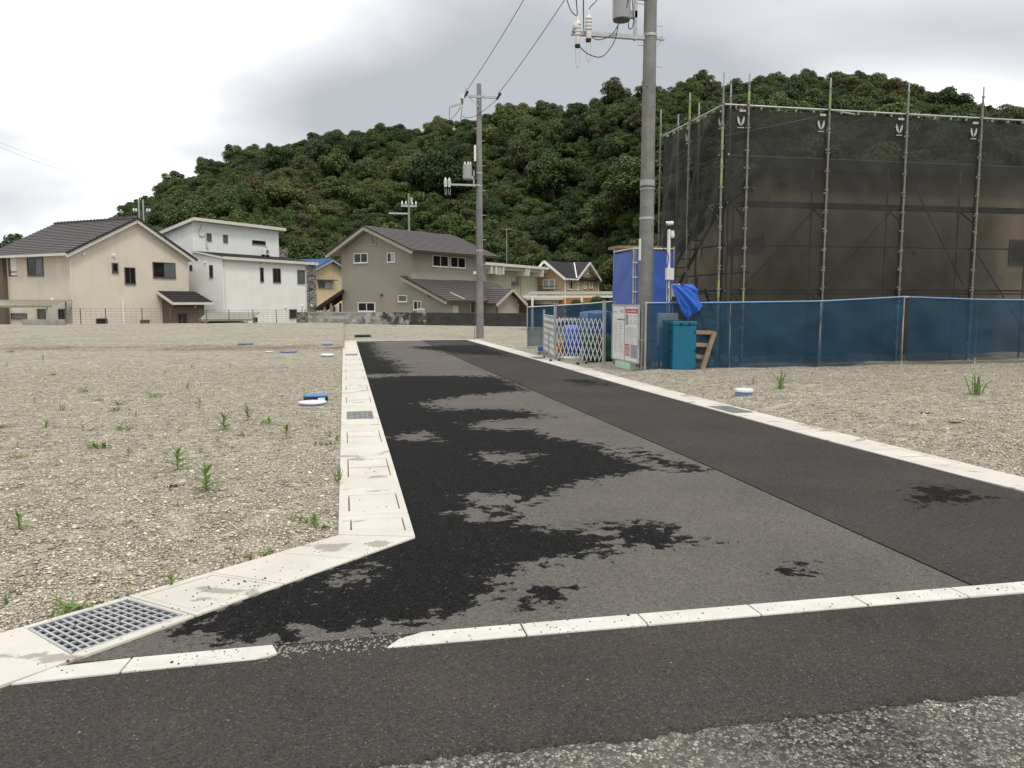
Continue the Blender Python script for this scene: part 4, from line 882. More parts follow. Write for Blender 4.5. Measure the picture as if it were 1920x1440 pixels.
H.win('x', 0, (1018.5, 524, 1040.5, 541), 'white', panes=('curtain_pale', 'curtain_pale'), fw=0.09); H.win('y', 0, (1064, 525, 1073, 543), 'white', panes=('curtain_pale', 'glass')); H.win('y', 0, (1079, 528, 1084, 543.5), 'white', panes=('curtain_pale',)); H.win('y', 0, (1094.5, 527, 1098.5, 541), 'white', panes=('curtain_pale',)); H.win('y', 0, (1105, 528, 1110.5, 540.5), 'white', panes=('curtain_pale',)); H.win('y', 0, (1099.5, 503, 1103, 514), 'white', panes=('curtain_pale',))
for q in ((0.02, -0.08), (W_, -0.08)): H.pipe([(q[0], -0.38, ze-0.15), (q[0], q[1], ze-0.4), (q[0], q[1], z0g)], 0.06, 'white')
mb = MB(); u0, u1, z0, z1 = H.rect('x', -1.0, 1011, 536, 1037, 553)
mb.box(-1.0, 0, u0, u1, z0-0.1, z0)
for k in range(13): mb.box(-1.0, -0.96, u0+(u1-u0)*k/12-0.02, u0+(u1-u0)*k/12+0.02, z0, z1)
mb.box(-1.02, -0.95, u0, u1, z1-0.06, z1); mb.box(-1, 0, u0, u0+0.05, z1-0.06, z1); H.part('balcony', mb, 'wood_dark')
h5 = H

# ---------- yellow house with blue tiled roof
H = House('yellow_house', 592, 88, 38, -0.2, 'pale yellow house with bright blue tiled roof'); z0g = -1.0
ap = H.on('y', 623, 487, -0.4); er = H.on('y', 653, 509, -0.4); ze = H.on('y', 594, 500, -0.4)[2]
xm = ap[0]; zr = ap[2]; W_ = xm*2
H.part('wall', MB().prism([(0, 0, z0g), (W_, 0, z0g), (W_, 0, ze), (xm, 0, zr-0.2), (0, 0, ze)], (0, 8, 0)), 'yellow')
rt = MB(); rt.slope((-0.6, -0.5, ze-0.30), (-0.6, 8, ze-0.30), (xm, -0.5, zr), (xm, 8, zr), 8, 0.06, 0.08); rt.slope((W_+0.6, 8, ze-0.3), (W_+0.6, -0.5, ze-0.3), (xm, 8, zr), (xm, -0.5, zr), 8, 0.06, 0.08)
for k in range(22): rt.bar((-0.6, -0.3+k*0.38, ze-0.18), (xm, -0.3+k*0.38, zr+0.12), 0.12, 0.09)
ro = H.part('roof', rt, 'tile_blue')
for xe in (-0.6, W_+0.6): H.part('bargeboard', MB().bar((xe, -0.5, ze-0.4), (xm, -0.5, zr-0.1), 0.06, 0.2), 'grey_paint', ro)
H.win('y', 0, (595, 527, 622, 541), 'steel', panes=('curtain', 'curtain_pale')); H.part('awning', MB().box(H.on('y', 593, 525)[0], H.on('y', 626, 525)[0], -0.6, 0, H.on('y', 600, 525.5)[2], H.on('y', 600, 524)[2]), 'steel_dark')
H.part('annex', MB().box(-0.5, 5, -3.5, -0.01, z0g, 1.1), 'offwhite')

# ---------- timber carport beside the taupe house, blue bin
c = atD(612, 575, 61); e_ = empty('timber_carport', (c[0], c[1], -0.3), -YAW, 'dark timber carport with brown posts beside the taupe house', 'carport')
MB().slope((-0.95, 0.2, 1.25), (-0.95, 4.2, 1.25), (1.25, 0.2, 2.72), (1.25, 4.2, 2.72), 6, 0.10, 0.02).build('roof', M['wood_dark'], e_)
for k in range(5): MB().bar((-0.9, 0.3+0.9*k, 1.2), (1.2, 0.3+0.9*k, 2.62), 0.08, 0.12).build('rafter', M['wood_dark'], e_)
for x, y in ((-0.25, 0.5), (0.25, 0.5), (-0.25, 3.8), (0.25, 3.8)): MB().box(x-0.08, x+0.08, y-0.08, y+0.08, -0.5, 1.62+0.5*x).build('post', M['wood'], e_)
c = atD(602, 583, 60); mb = MB(); mb.box(-0.5, 0.5, -0.3, 0.3, 0, 0.75); o = mb.build('storage_bin', M['blue_lid'], label='blue storage bin standing under the dark timber carport', cat='storage bin', bevel=0.03); o.location = (c[0], c[1], 0.0); o.rotation_euler = (0, 0, R(-40))

# ---------- polycarbonate carports by the cream and the white house
def carport(pa, pb, depth, zt, rz, wdt, dp, label):
    c = atD((pa+pb)/2, 575, depth); e_ = empty('carport', (c[0], c[1], ZG), rz, label, 'carport')
    n = 14; h = zt-ZG
    prof = [(-dp/2+dp*k/n, h + 0.42*math.sin(math.pi*0.5*k/n) - 0.4) for k in range(n+1)]
    mb = MB()
    vs = [(-wdt/2, y, z) for y, z in prof] + [(wdt/2, y, z) for y, z in prof]; fs = [(i, i+1, n+2+i, n+1+i) for i in range(n)]
    mb.add(vs, fs); rf = mb.build('roof', M['poly'], e_)
    md = rf.modifiers.new('solid', 'SOLIDIFY'); md.thickness = 0.03
    for k in range(7): mb = MB(); x = -wdt/2+wdt*k/6; mb.tube([(x, y, z-0.04) for y, z in prof], 0.03, 6); mb.build('rib', M['steel'], e_)
    for x in (-wdt/2+0.4, wdt/2-0.4):
        for y in (-dp/2+0.15, dp/2-0.15): MB().box(x-0.045, x+0.045, y-0.045, y+0.045, 0, h-0.12 if y > 0 else h-0.45).build('post', M['steel'], e_)
    mb = MB(); mb.box(-wdt/2, wdt/2, -dp/2-0.03, -dp/2+0.04, h-0.54, h-0.43); mb.build('front_beam', M['poly'], e_)
    return e_
carport(-40, 100, 58.3, 1.70, R(-10), 6.6, 2.9, 'weathered polycarbonate carport along the eaves side of the cream house')
carport(385, 478, 60.3, 0.72, R(-3), 3.7, 3.6, 'low weathered polycarbonate carport between cream and white houses')
# ---------- small silver car under that carport
c = atD(418, 600, 60.2); e_ = empty('parked_car', (c[0], c[1], ZG), R(4), 'silver car parked under the low carport behind the wire fence', 'car')
mb = MB(); prof = [(-1.9, .25), (-1.95, .62), (-1.75, .88), (-1.2, .96), (-0.6, 1.45), (0.9, 1.48), (1.6, 1.05), (1.9, .95), (1.95, .3)]
mb.prism([(x, -0.78, z) for x, z in prof], (0, 1.56, 0)); mb.build('body', M['car'], e_, bevel=0.08)
for ys in (-0.79, 0.76): MB().prism([(-1.1, ys, 0.99), (-0.55, ys, 1.38), (0.85, ys, 1.40), (1.35, ys, 1.05)], (0, 0.03, 0)).build('window', M['glass'], e_)
for x in (-1.25, 1.25):
    for y in (-0.74, 0.62):
        wv = MB().tube([(x, y, 0.31), (x, y+0.18, 0.31)], 0.31, 18).build('wheel', M['black'], e_); MB().tube([(x, y-0.01, 0.31), (x, y+0.19, 0.31)], 0.18, 12).build('rim', M['steel'], wv)
for ys in (-0.55, 0.45): MB().box(-1.97, -1.90, ys, ys+0.2, 0.62, 0.78).build('headlight', M['glass'], e_)

# ---------- concrete block wall in front of the taupe house
A = Vector((-2.5, 58.4, 0)); B = Vector((12.5, 46.9, 0)); d = (B-A).normalized(); L = (B-A).length; rz = math.atan2(d.y, d.x)
m, t, b, o = newmat('stained_block'); p = pos(t); oi = N('ShaderNodeObjectInfo', t)
col = ramp(t, oi.outputs['Random'], [(0, (0.20, 0.19, 0.165)), (0.6, (0.31, 0.30, 0.27)), (1, (0.41, 0.40, 0.365))])
sx = N('ShaderNodeSeparateXYZ', t); lk(t, p, sx.inputs[0])
f = math_(t, 'ADD', math_(t, 'ADD', math_(t, 'MULTIPLY', sx.outputs[0], 0.055), -0.26), math_(t, 'MULTIPLY', noise(t, pos(t, (1, 1, 0.8)), 1.5, 7, 0.65), 1.15))
col = mixc(t, ramp(t, f, [(0.40, gray(0)), (0.55, gray(0.93))]), col, (0.022, 0.020, 0.017))
lk(t, col, b.inputs['Base Color']); b.inputs['Roughness'].default_value = 0.9; M['stained'] = m
e_ = empty('block_wall', tuple(A), rz, 'low stained concrete block wall below the taupe house', 'wall')
bm_ = MB().box(0.006, 0.394, -0.06, 0.06, 0.004, 0.194).mesh('block'); bm_.materials.append(M['stained'])
MB().box(0, L, -0.045, 0.05, -0.3, 0.80).build('mortar', M['stained'], e_); MB().box(-0.02, L+0.02, -0.075, 0.075, 0.80, 0.87).build('coping', M['stained'], e_)
for r_ in range(4):
    k = 0; x = -0.2*(r_ % 2)
    while x < L-0.4:
        if x >= 0: o = link('block', bm_, None, e_); o.location = (x, random.uniform(-0.004, 0.004), r_*0.2)
        x += 0.4
MB().box(-0.5, L+1, -0.42, -0.1, -0.08, 0.045).build('footing', M['gutter'], e_)
MB().box(-0.9, -0.05, -0.1, 0.1, -0.3, 0.85).build('end_pillar', M['stonewall'], e_)
# low block wall by the cream house
P0 = G(43, 613.5); P1 = G(123, 613.5); rz = math.atan2(P1[1]-P0[1], P1[0]-P0[0]); L = math.hypot(P1[0]-P0[0], P1[1]-P0[1])
e_ = empty('block_wall', (P0[0], P0[1], 0), rz, 'short grey concrete block wall beside the cream house', 'wall'); n = 5
bl = MB().box(0.01, L/n-0.01, -0.07, 0.07, 0.0, 0.24).mesh('block'); bl.materials.append(M['block'])
for r_ in range(2):
    for k in range(n): o = link('block', bl, None, e_); o.location = (k*L/n, 0, r_*0.25)
MB().box(0, L, -0.05, 0.05, -0.1, 0.48).build('mortar', M['block'], e_)
# ---------- wire mesh fence along the lot edge
def wirefence(pxs, label, h=1.15, y=57.0):
    pts = [atY(p_, 611, y) for p_ in pxs]; e_ = empty('wire_fence', (pts[0][0], y, 0), 0, label, 'fence'); x0 = pts[0][0]
    for q in pts: MB().box(q[0]-x0-0.025, q[0]-x0+0.025, -0.025, 0.025, -0.1, h).build('post', M['steel_dark'], e_)
    xl = pts[-1][0]-x0; mb = MB()
    for k in range(7): mb.bar((0, -0.03, 0.1+(h-0.14)*k/6), (xl, -0.03, 0.1+(h-0.14)*k/6), 0.012 if k < 6 else 0.025, 0.012)
    n = int(xl/0.3)
    for k in range(n): mb.bar((k*xl/n, -0.035, 0.1), (k*xl/n, -0.035, h-0.04), 0.006)
    mb.build('wire_mesh', M['steel_dark'], e_, kind='stuff')
    MB().box(-0.2, xl+0.2, -0.06, 0.06, -0.3, 0.05).build('base_strip', M['block'], e_)
wirefence([124, 152, 199, 267.5, 321], 'thin wire mesh fence in front of the cream house', 1.15)
wirefence([376, 388, 430, 475, 518.5, 557, 567, 573], 'thin wire mesh fence in front of the white house', 1.05)
# ================================================================== utility poles
def ring(e_, z, r_, h=0.06, m_='steel', name='band'): return MB().lathe([(r_+0.012, z-h/2), (r_+0.012, z+h/2)], n=20).build(name, M[m_], e_, smooth=True)
def curve(p0, p1, sag, n=14):
    p0 = Vector(p0); p1 = Vector(p1); return [p0.lerp(p1, k/n) + Vector((0, 0, -sag*4*(k/n)*(1-k/n))) for k in range(n+1)]
def smoothpts(P, n=6):
    P = [Vector(p) for p in P]; out_ = []
    for i in range(len(P)-1):
        a = P[max(0, i-1)]; b_ = P[i]; c = P[i+1]; d = P[min(len(P)-1, i+2)]
        for k in range(n):
            t_ = k/n; out_.append(0.5*((2*b_)+(c-a)*t_+(2*a-5*b_+4*c-d)*t_*t_+(3*b_-a-3*c+d)*t_**3))
    return out_+[P[-1]]
def insulator(e_, x, y, z, h=0.45, m_='porcelain'):
    prof = [(0.05, 0), (0.062, 0.05)]
    for k in range(4): prof += [(0.055, h*(0.3+0.12*k)), (0.078, h*(0.33+0.12*k)), (0.078, h*(0.36+0.12*k)), (0.055, h*(0.40+0.12*k))]
    prof += [(0.035, h*0.85), (0.028, h)]
    o = MB().lathe(prof, (x, y, z), 14).build('cutout', M[m_], e_, smooth=True)
    MB().lathe([(0.058, -0.06), (0.066, 0.0)], (x, y, z), 14).build('cutout_cap', M['black'], o); return o
def pole(base, top, r0, r1, label, bolts=True, z0=0.0):
    e_ = empty('utility_pole', (base[0], base[1], z0), 0, label, 'utility pole')
    MB().lathe([(r0, -0.4), (r0, 0.2), ((r0+r1)/2, top/2), (r1, top-0.02), (r1*0.9, top)], n=28).build('shaft', M['pole'], e_, smooth=True)
    return e_
# near pole with transformer
P1 = (6.95, 17.9); r0 = 0.178
e_ = pole(P1, 12.9, r0, 0.125, 'thick concrete utility pole with transformer behind the notice board')
rad = lambda z: r0 + (0.125-r0)*z/12.9
for z in (3.52, 7.62, 8.42): ring(e_, z, rad(z))
ring(e_, 4.28, rad(4.28), 0.22, 'grey_paint'); ring(e_, 4.24, rad(4.28)+0.006, 0.05, 'steel_dark')
for k in range(13):
    z = 2.9+0.45*k; a = R(-60) if k % 2 else R(-125)
    x, y = math.cos(a)*rad(z), math.sin(a)*rad(z)
    if z > 6.6: MB().tube([(rad(z)*(1 if k % 2 else -1), 0, z), ((rad(z)+0.16)*(1 if k % 2 else -1), 0, z)], 0.011, 6).build('step_bolt', M['steel'], e_)
    else: MB().tube([(x, y, z), (x*1.25, y*1.25, z)], 0.012, 6).build('step_bolt', M['steel'], e_)
MB().box(-rad(2.9)-0.012, -rad(2.9)+0.02, -0.06, 0.03, 2.55, 3.05).build('number_plate', M['white'], e_)
za = 7.56
arm = MB(); arm.box(-1.86, -0.13, -0.05, 0.05, za-0.045, za+0.045); arm.box(0.12, 0.35, -0.03, 0.03, za-0.02, za+0.02); arm.build('crossarm', M['steel'], e_)
fr = MB(); fr.box(-0.39, -0.33, -0.06, 0.06, za-0.06, 8.7); fr.box(-0.36, -0.12, -0.04, 0.04, 8.38, 8.46); fr.box(-0.52, -0.33, -0.06, 0.06, 7.97, 8.12); fr.build('transformer_frame', M['steel'], e_)
tf = MB(); tf.lathe([(0.155, 7.90), (0.20, 7.93), (0.205, 8.0), (0.205, 8.95), (0.215, 8.96), (0.215, 9.0), (0.12, 9.08)], (-0.69, 0, 0), 24); to = tf.build('transformer', M['grey_paint'], e_, smooth=True)
MB().lathe([(0.185, 7.893), (0.19, 7.897)], (-0.69, 0, 0), 24).build('transformer_base', M['steel_dark'], to)
for sx in (-0.12, 0.08): MB().lathe([(0.04, 8.98), (0.055, 9.05), (0.04, 9.1), (0.055, 9.15), (0.03, 9.25)], (-0.69+sx, -0.1, 0), 10).build('bushing', M['porcelain'], to, smooth=True)
MB().lathe([(0.035, 8.62), (0.055, 8.66), (0.035, 8.7)], (-0.93, -0.05, 0), 10).build('bushing', M['porcelain'], to, smooth=True)
MB().box(-0.52, -0.36, -0.09, 0.09, 8.55, 8.8).build('fuse_box', M['offwhite'], e_); MB().box(-0.50, -0.34, -0.10, 0.10, 8.5, 8.55).build('fuse_box_base', M['black'], e_)
insulator(e_, -1.74, -0.10, 7.28, 0.62); insulator(e_, -1.49, -0.10, 7.42, 0.62)
MB().lathe([(0.07, 0), (0.085, 0.06), (0.07, 0.12)], (-1.79, -0.1, 7.62), 12).build('insulator', M['porcelain'], e_, smooth=True)
for P in ([(-1.74, -0.10, 7.88), (-1.90, -0.1, 8.0), (-2.02, -0.1, 8.35), (-1.98, -0.1, 8.62), (-1.86, -0.1, 8.66), (-1.80, -0.1, 8.4), (-1.75, -0.1, 7.9)],
          [(-1.49, -0.10, 8.02), (-1.44, -0.1, 8.12), (-1.28, -0.1, 8.3), (-1.27, -0.1, 8.55), (-1.40, -0.1, 8.72), (-1.56, -0.1, 8.68), (-1.62, -0.1, 8.4), (-1.60, -0.1, 7.6)],
          [(-1.75, -0.1, 7.9), (-1.80, -0.1, 8.5), (-1.88, -0.1, 9.2)], [(-1.60, -0.1, 7.6), (-1.62, -0.1, 8.5), (-1.65, -0.1, 9.2)],
          [(-1.70, -0.1, 7.25), (-1.5, -0.1, 7.1), (-1.2, -0.1, 7.05), (-0.98, -0.1, 7.25), (-0.85, -0.1, 7.5), (-0.78, -0.1, 7.9)],
          [(-1.45, -0.1, 7.5), (-1.3, -0.1, 7.42), (-1.1, -0.1, 7.46), (-0.9, -0.1, 7.6), (-0.72, -0.15, 7.95), (-0.6, -0.22, 8.3), (-0.58, -0.22, 9.0)],
          [(-0.55, -0.1, 7.9), (-0.55, -0.1, 7.72), (-0.46, -0.1, 7.74), (-0.44, -0.1, 8.0), (-0.5, -0.1, 8.5)]):
    MB().tube(smoothpts(P), 0.011, 6).build('lead_wire', M['cable'], e_, smooth=True)
for x in (-1.74, -1.49): 
    z = 7.2 if x < -1.6 else 7.35
    MB().tube(smoothpts([(x-0.05, -0.1, z), (x-0.04, -0.1, z-0.3), (x, -0.1, z-0.42), (x+0.05, -0.1, z-0.3), (x+0.05, -0.1, z)]), 0.006, 5).build('tie_wire', M['steel'], e_)
MB().tube(smoothpts([(rad(7.5), 0, za+0.04), (rad(7.5)+0.16, 0, za+0.05), (rad(7.5)+0.06, 0, za-0.12), (rad(7.5), 0, za-0.16)]), 0.012, 6).build('bracket', M['steel'], e_)
MB().box(-0.75, 0.75, -0.05, 0.05, 12.25, 12.34).build('crossarm', M['steel'], e_)
# pole at the end of the lane
P2 = (5.78, 34.5); T2 = 10.75
e_ = pole(P2, T2, 0.165, 0.10, 'slim concrete utility pole standing at the far end of the lane')
rd2 = lambda z: 0.165-0.065*z/T2
za = atY(900, 183, P2[1])[2]
MB().box(-0.52, 0.72, -0.18, -0.10, za-0.045, za+0.045).build('crossarm', M['steel'], e_)
MB().tube([(-0.45, -0.14, za-0.03), (0, -0.12, za-0.45)], 0.015, 6).build('arm_brace', M['steel'], e_)
for sx in (-0.62, 0.78):
    MB().tube([(sx-0.05, -0.14, za-0.08), (sx+0.12, -0.2, za+0.18)], 0.05, 8).build('strain_insulator', M['black'], e_); MB().tube([(sx+0.02, -0.14, za), (sx+0.03, -0.14, za+0.36)], 0.016, 6).build('arrester', M['steel'], e_)
MB().box(-0.84, -0.66, -0.2, -0.08, za-0.12, za+0.08).build('insulator', M['porcelain'], e_)
MB().bar((-0.70, -0.14, za-0.30), (-1.27, -0.14, za-0.48), 0.07).build('side_arm', M['steel'], e_); MB().bar((-0.75, -0.14, za-0.12), (-0.74, -0.14, za-0.32), 0.09).build('arm_hanger', M['steel_dark'], e_)
for P in ([(-1.27, -0.14, za-0.5), (-1.29, -0.14, za-0.9), (-1.31, -0.14, za-1.25)], [(-0.74, -0.14, za-0.35), (-0.79, -0.14, za-0.8), (-0.82, -0.14, za-1.15)], [(-1.29, -0.14, za-1.05), (-1.0, -0.14, za-0.75), (-0.82, -0.14, za-0.45)],
          [(-0.79, -0.14, za-0.83), (-0.4, -0.14, za-0.88), (0, -0.14, za-0.68), (0.4, -0.14, za-0.38), (0.76, -0.14, za-0.05)]):
    MB().tube(smoothpts(P), 0.012, 5).build('lead_wire', M['cable'], e_)
z = lambda y: atY(900, y, P2[1])[2]
MB().box(-0.22, -0.15, -0.1, 0.05, z(303), z(273)).build('riser_cover', M['white'], e_)
tz0, tz1 = z(337), z(312)
MB().lathe([(0.16, tz0), (0.19, tz0+0.03), (0.19, tz1), (0.20, tz1+0.01), (0.15, tz1+0.05)], (-0.52, -0.05, 0), 18).build('transformer', M['grey_paint'], e_, smooth=True)
for sx in (-0.64, -0.5, -0.4): MB().lathe([(0.03, tz1+0.04), (0.045, tz1+0.08), (0.03, tz1+0.16)], (sx, -0.08, 0), 8).build('bushing', M['porcelain'], e_)
MB().box(-0.26, -0.22, -0.06, 0.04, z(352), z(320)).box(-0.36, -0.22, -0.06, 0.04, z(337), z(331)).build('transformer_frame', M['steel'], e_)
MB().box(-1.40, 0, -0.14, -0.06, z(350), z(346.5)).build('crossarm', M['steel'], e_)
for sx in (-1.48, -1.32): insulator(e_, sx, -0.2, z(354), 0.40); MB().tube(smoothpts([(sx-0.03, -0.2, z(354)), (sx-0.02, -0.2, z(366)), (sx+0.04, -0.2, z(367)), (sx+0.04, -0.2, z(354))]), 0.012, 5).build('tie_wire', M['steel'], e_)
for y_ in (325, 349, 470, 186, 189): ring(e_, z(y_), rd2(z(y_)), 0.07)
for k in range(12): zz_ = 3.2+0.52*k; MB().tube([(-rd2(zz_)-0.12 if k % 2 else 0, 0, zz_), (0 if k % 2 else rd2(zz_)+0.14, 0, zz_)], 0.011, 5).build('step_bolt', M['steel'], e_)
MB().tube([(-0.36, -0.8, 0), (-0.30, -0.5, 3.0), (-0.12, -0.1, 7.0)], 0.012, 5).build('guy_wire', M['cable'], e_); MB().tube([(-0.30, -0.5, 2.75), (-0.3, -0.5, 2.87)], 0.06, 8).build('guy_marker', M['porcelain'], e_)
ZA2 = za
# wires between the two poles
for sx, dx in ((-0.6, -0.55), (0.8, 0.62)):
    MB().tube([(x, y, z_) for x, y, z_ in curve((P2[0]+sx, P2[1]-0.15, ZA2+0.15), (P1[0]+dx, P1[1], 12.42), 0.25, 20)], 0.013, 6).build('power_line', M['cable'], label='power line strung between the two lane poles, %s one' % ('transformer side' if sx < 0 else 'site side'), cat='power line')
# pole behind the taupe house
c = atD(767, 430, 86); e_ = pole(c, atD(767, 363, 86)[2]+1.0, 0.15, 0.10, 'weathered utility pole with steel arms behind the taupe house', z0=-1.0)
def zD(y): return atD(767, y, 86)[2]+1.0
MB().box(-2.1, 0.1, -0.05, 0.05, zD(402), zD(399)).build('crossarm', M['steel'], e_); MB().box(-0.8, 0.85, -0.05, 0.05, zD(388), zD(384.5)).build('crossarm', M['steel'], e_)
for sx in (-0.7, -0.3, 0.35, 0.75): MB().lathe([(0.05, zD(385)), (0.1, zD(382)), (0.05, zD(377))], (sx, -0.05, 0), 8).build('insulator', M['porcelain'], e_)
MB().box(0.15, 0.4, -0.1, 0.1, zD(380), zD(370)).build('junction_box', M['grey_paint'], e_)
# twin steel mast behind the cream house
c = atD(265, 400, 88); e_ = empty('steel_mast', (c[0], c[1], -1.0), 0, 'twin galvanised steel mast with insulators rising behind the cream house', 'mast')
zt = atD(265, 374, 88)[2]+1
for sx in (-0.22, 0.22): MB().tube([(sx, 0, 0), (sx, 0, zt)], 0.08, 8).build('mast_leg', M['steel'], e_)
zc = atD(265, 397, 88)[2]+1; MB().box(-0.8, 0.9, -0.05, 0.05, zc-0.08, zc+0.05).build('crossarm', M['steel_dark'], e_)
for sx in (-0.75, -0.5, 0.6, 0.85): MB().lathe([(0.06, zc), (0.12, zc+0.15), (0.06, zc+0.35)], (sx, 0, 0), 8).build('insulator', M['porcelain'], e_)
# antenna poles beside the green house
c = atD(950, 470, 73); e_ = empty('antenna_mast', (c[0], c[1], 4.9), 0, 'thin television antenna mast above the green house', 'antenna')
MB().tube([(0, 0, 0), (0, 0, atD(950, 428, 73)[2]-4.9)], 0.03, 6).build('mast', M['steel'], e_); mb = MB(); zt = atD(950, 430, 73)[2]-4.9; mb.bar((-0.5, 0, zt), (0.5, 0.2, zt), 0.02)
for k in range(6): mb.bar((-0.5+0.2*k, -0.2, zt), (-0.5+0.2*k, 0.3, zt), 0.015)
mb.build('elements', M['steel'], e_)
# long spans over the left lot
for k, (a, b_) in enumerate((((-120, 215), (330, 340)), ((-120, 222), (310, 345)))):
    p = atD(a[0], a[1], 62); q = atD(b_[0], b_[1], 150)
    MB().tube([tuple(v_) for v_ in curve(p, q, 2.0, 24)], 0.011, 5).build('power_line', M['steel'], label='thin overhead cable crossing the sky above the cream house', cat='power line', group='cables above the cream house')

# ================================================================== scaffolded house
XS = [8.65, 9.29, 11.38, 13.49, 15.59, 17.7]; YF, YI = 17.6, 18.22
YSD = [17.6, 19.45, 21.35]
e_ = empty('house_under_construction', (10.0, 18.95, 0), 0, 'tan walled house under construction behind black scaffold netting', 'house')
M['newwall'] = mat('new_house_wall', (0.50, 0.405, 0.27), 0.06, 1.2, 0.9, 0.2); M['newroof'] = mat('new_roof_edge', (0.05, 0.047, 0.045), 0.1, 3, 0.6, 0.3)
zf = atY(1443, 312, 18.95)[2]; XW = atY(1446, 320, 18.95)[0]-10.0; LB = 7.5
MB().prism([(XW, 0, -0.1), (XW, 0, zf), (XW, LB, zf-2.4), (XW, LB, -0.1)], (13, 0, 0)).build('wall', M['newwall'], e_)
MB().slope((XW-0.25, LB+0.3, zf-2.42), (XW+13, LB+0.3, zf-2.42), (XW-0.25, -0.3, zf+0.13), (XW+13, -0.3, zf+0.13), 10, 0.05, 0.02).build('roof', M['newroof'], e_)
MB().box(XW-0.25, XW+13, -0.34, -0.27, zf-0.10, zf+0.16).build('fascia', M['newroof'], e_)
def wsite(ax, off, q, name='window'):
    P = [atX(x, y, 10.0+off) if ax == 'x' else atY(x, y, 18.95+off) for x, y in ((q[0], q[1]), (q[2], q[3]))]
    k = 1 if ax == 'x' else 0; o0 = 18.95 if ax == 'x' else 10.0
    u0, u1 = sorted((P[0][k]-o0, P[1][k]-o0)); z0, z1 = sorted((P[0][2], P[1][2]))
    mb = MB(); g = MB()
    if ax == 'x': mb.box(off-0.05, off+0.01, u0, u1, z0, z1); g.box(off-0.056, off-0.03, u0+0.06, u1-0.06, z0+0.06, z1-0.06)
    else: mb.box(u0, u1, off-0.05, off+0.01, z0, z1); g.box(u0+0.06, u1-0.06, off-0.056, off-0.03, z0+0.06, z1-0.06)
    w_ = mb.build(name, M['winframe'], e_); g.build('pane', M['glass'], w_)
wsite('x', XW, (1364, 452, 1431, 470)); wsite('y', 0, (1893, 449, 2010, 497))
for q in ((1712, 475), (1463, 345), (1472, 346)): p = atY(q[0], q[1], 18.95); MB().tube([(p[0]-10, 0.01, p[2]), (p[0]-10, -0.06, p[2])], 0.05, 12).build('vent_opening', M['black'], e_)
# timber eaves board of the far side seen past the screen
p = atY(1190, 463, 26.0); MB().box(-0.4, 2.5, 0, 1.0, 0, 0.09).build('shed_roof', M['wood'], label='edge of a brown shed roof above the blue screen', cat='roof').location = (p[0]-0.2, 26.0, p[2]-0.05)

S = empty('scaffold', (XS[0], YF, 0), 0, 'tubular steel scaffold with planks and stair around the house under construction', 'scaffold')
def sl(x, y, z): return (x-XS[0], y-YF, z)
def std(x, y, zt, lime=None):
    o = MB().tube([sl(x, y, 0), sl(x, y, zt-0.3)], 0.0245, 10).build('standard', M['steel_worn'], S, smooth=True)
    MB().tube([sl(x, y, zt-0.32), sl(x, y, zt)], 0.019, 8).build('spigot', M['steel'], o)
    mb = MB()
    for zc_ in np.arange(0.45, zt-0.2, 0.475): mb.lathe([(0.030, -0.03), (0.036, 0.0), (0.030, 0.03)], sl(x, y, zc_), 8)
    mb.build('collars', M['steel_worn'], o, kind='stuff')
    MB().lathe([(0.07, 0.0), (0.07, 0.02), (0.03, 0.03), (0.03, 0.14)], sl(x, y, 0), 10).build('base_jack', M['steel'], o)
    for z0, z1 in (lime or ()): MB().tube([sl(x, y, z0), sl(x, y, z1)], 0.0262, 10).build('lime_band', M['steel_lime'], o)
zt = lambda px, py: atY(px, py, YF)[2]
tops = [zt(1358, 136), zt(1410, 138), zt(1559, 146), zt(1705, 155), zt(1843, 163), 6.8]
limes = [((5.1, 5.6), (4.3, 4.9), (1.7, 2.1)), ((6.2, 6.45), (1.5, 1.9)), ((6.2, 6.5),), (), (), ()]
for x, t_, l_ in zip(XS, tops, limes): std(x, YF, t_, l_)
for x in XS[1:]: std(x, YI, 4.9)
for x in XS: MB().tube([sl(x+0.06, YF+0.15, 0.05), sl(x+0.06, YF+0.15, 6.0)], 0.024, 8).build('inner_standard', M['steel_dark'], S)
for y, (px_, py_) in zip(YSD[1:], ((1294, 174), (1237, 207))): std(XS[0], y, atX(px_, py_, XS[0])[2], ((6.2, 6.6),) if y < 20 else None)
for y, (px_, py_) in zip((18.22, 20.0, 21.35), ((1340, 176), (1281, 210), (1256, 224))): std(XS[1]-0.02, y+0.25, atX(px_, py_, XS[1])[2])
def rail(a, b_, r_=0.0215, m_='steel', name='rail'): MB().tube([sl(*a), sl(*b_)], r_, 8).build(name, M[m_], S, smooth=True)
zr_ = 6.13
for k in range(len(XS)-1):
    a, b_ = XS[k], XS[k+1]
    for z in (5.0, 2.93, zr_): rail((a, YF+(0.05 if z > 5.9 else 0.16), z), (b_, YF+(0.05 if z > 5.9 else 0.16), z), m_='steel' if z > 4.9 else 'steel_dark')
    if k: 
        for z in (1.85, 3.93):
            rail((a, YF+0.14, z-0.06), (b_, YF+0.14, z-0.06), m_='steel_dark'); MB().box(*[v_ for pr in ((a-XS[0]+0.03, b_-XS[0]-0.03), (0.16, 0.56), (z, z+0.045)) for v_ in pr]).build('plank', M['steel_dark'], S)
        rail((a, YI, 3.9), (b_, YI, 3.9), m_='steel_dark')
for k in range(2):
    for z in (5.0, 3.9, 2.93, 1.85, zr_): rail((XS[0]+(0.05 if z > 5.9 else 0.17), YSD[k], z), (XS[0]+(0.05 if z > 5.9 else 0.17), YSD[k+1], z), m_='steel' if z > 4.9 else 'steel_dark')
    for z in (3.93, 2.0): rail((XS[1]+0.2, YSD[k], z+0.3), (XS[1]+0.2, YSD[k+1], z+0.3), m_='steel_dark')
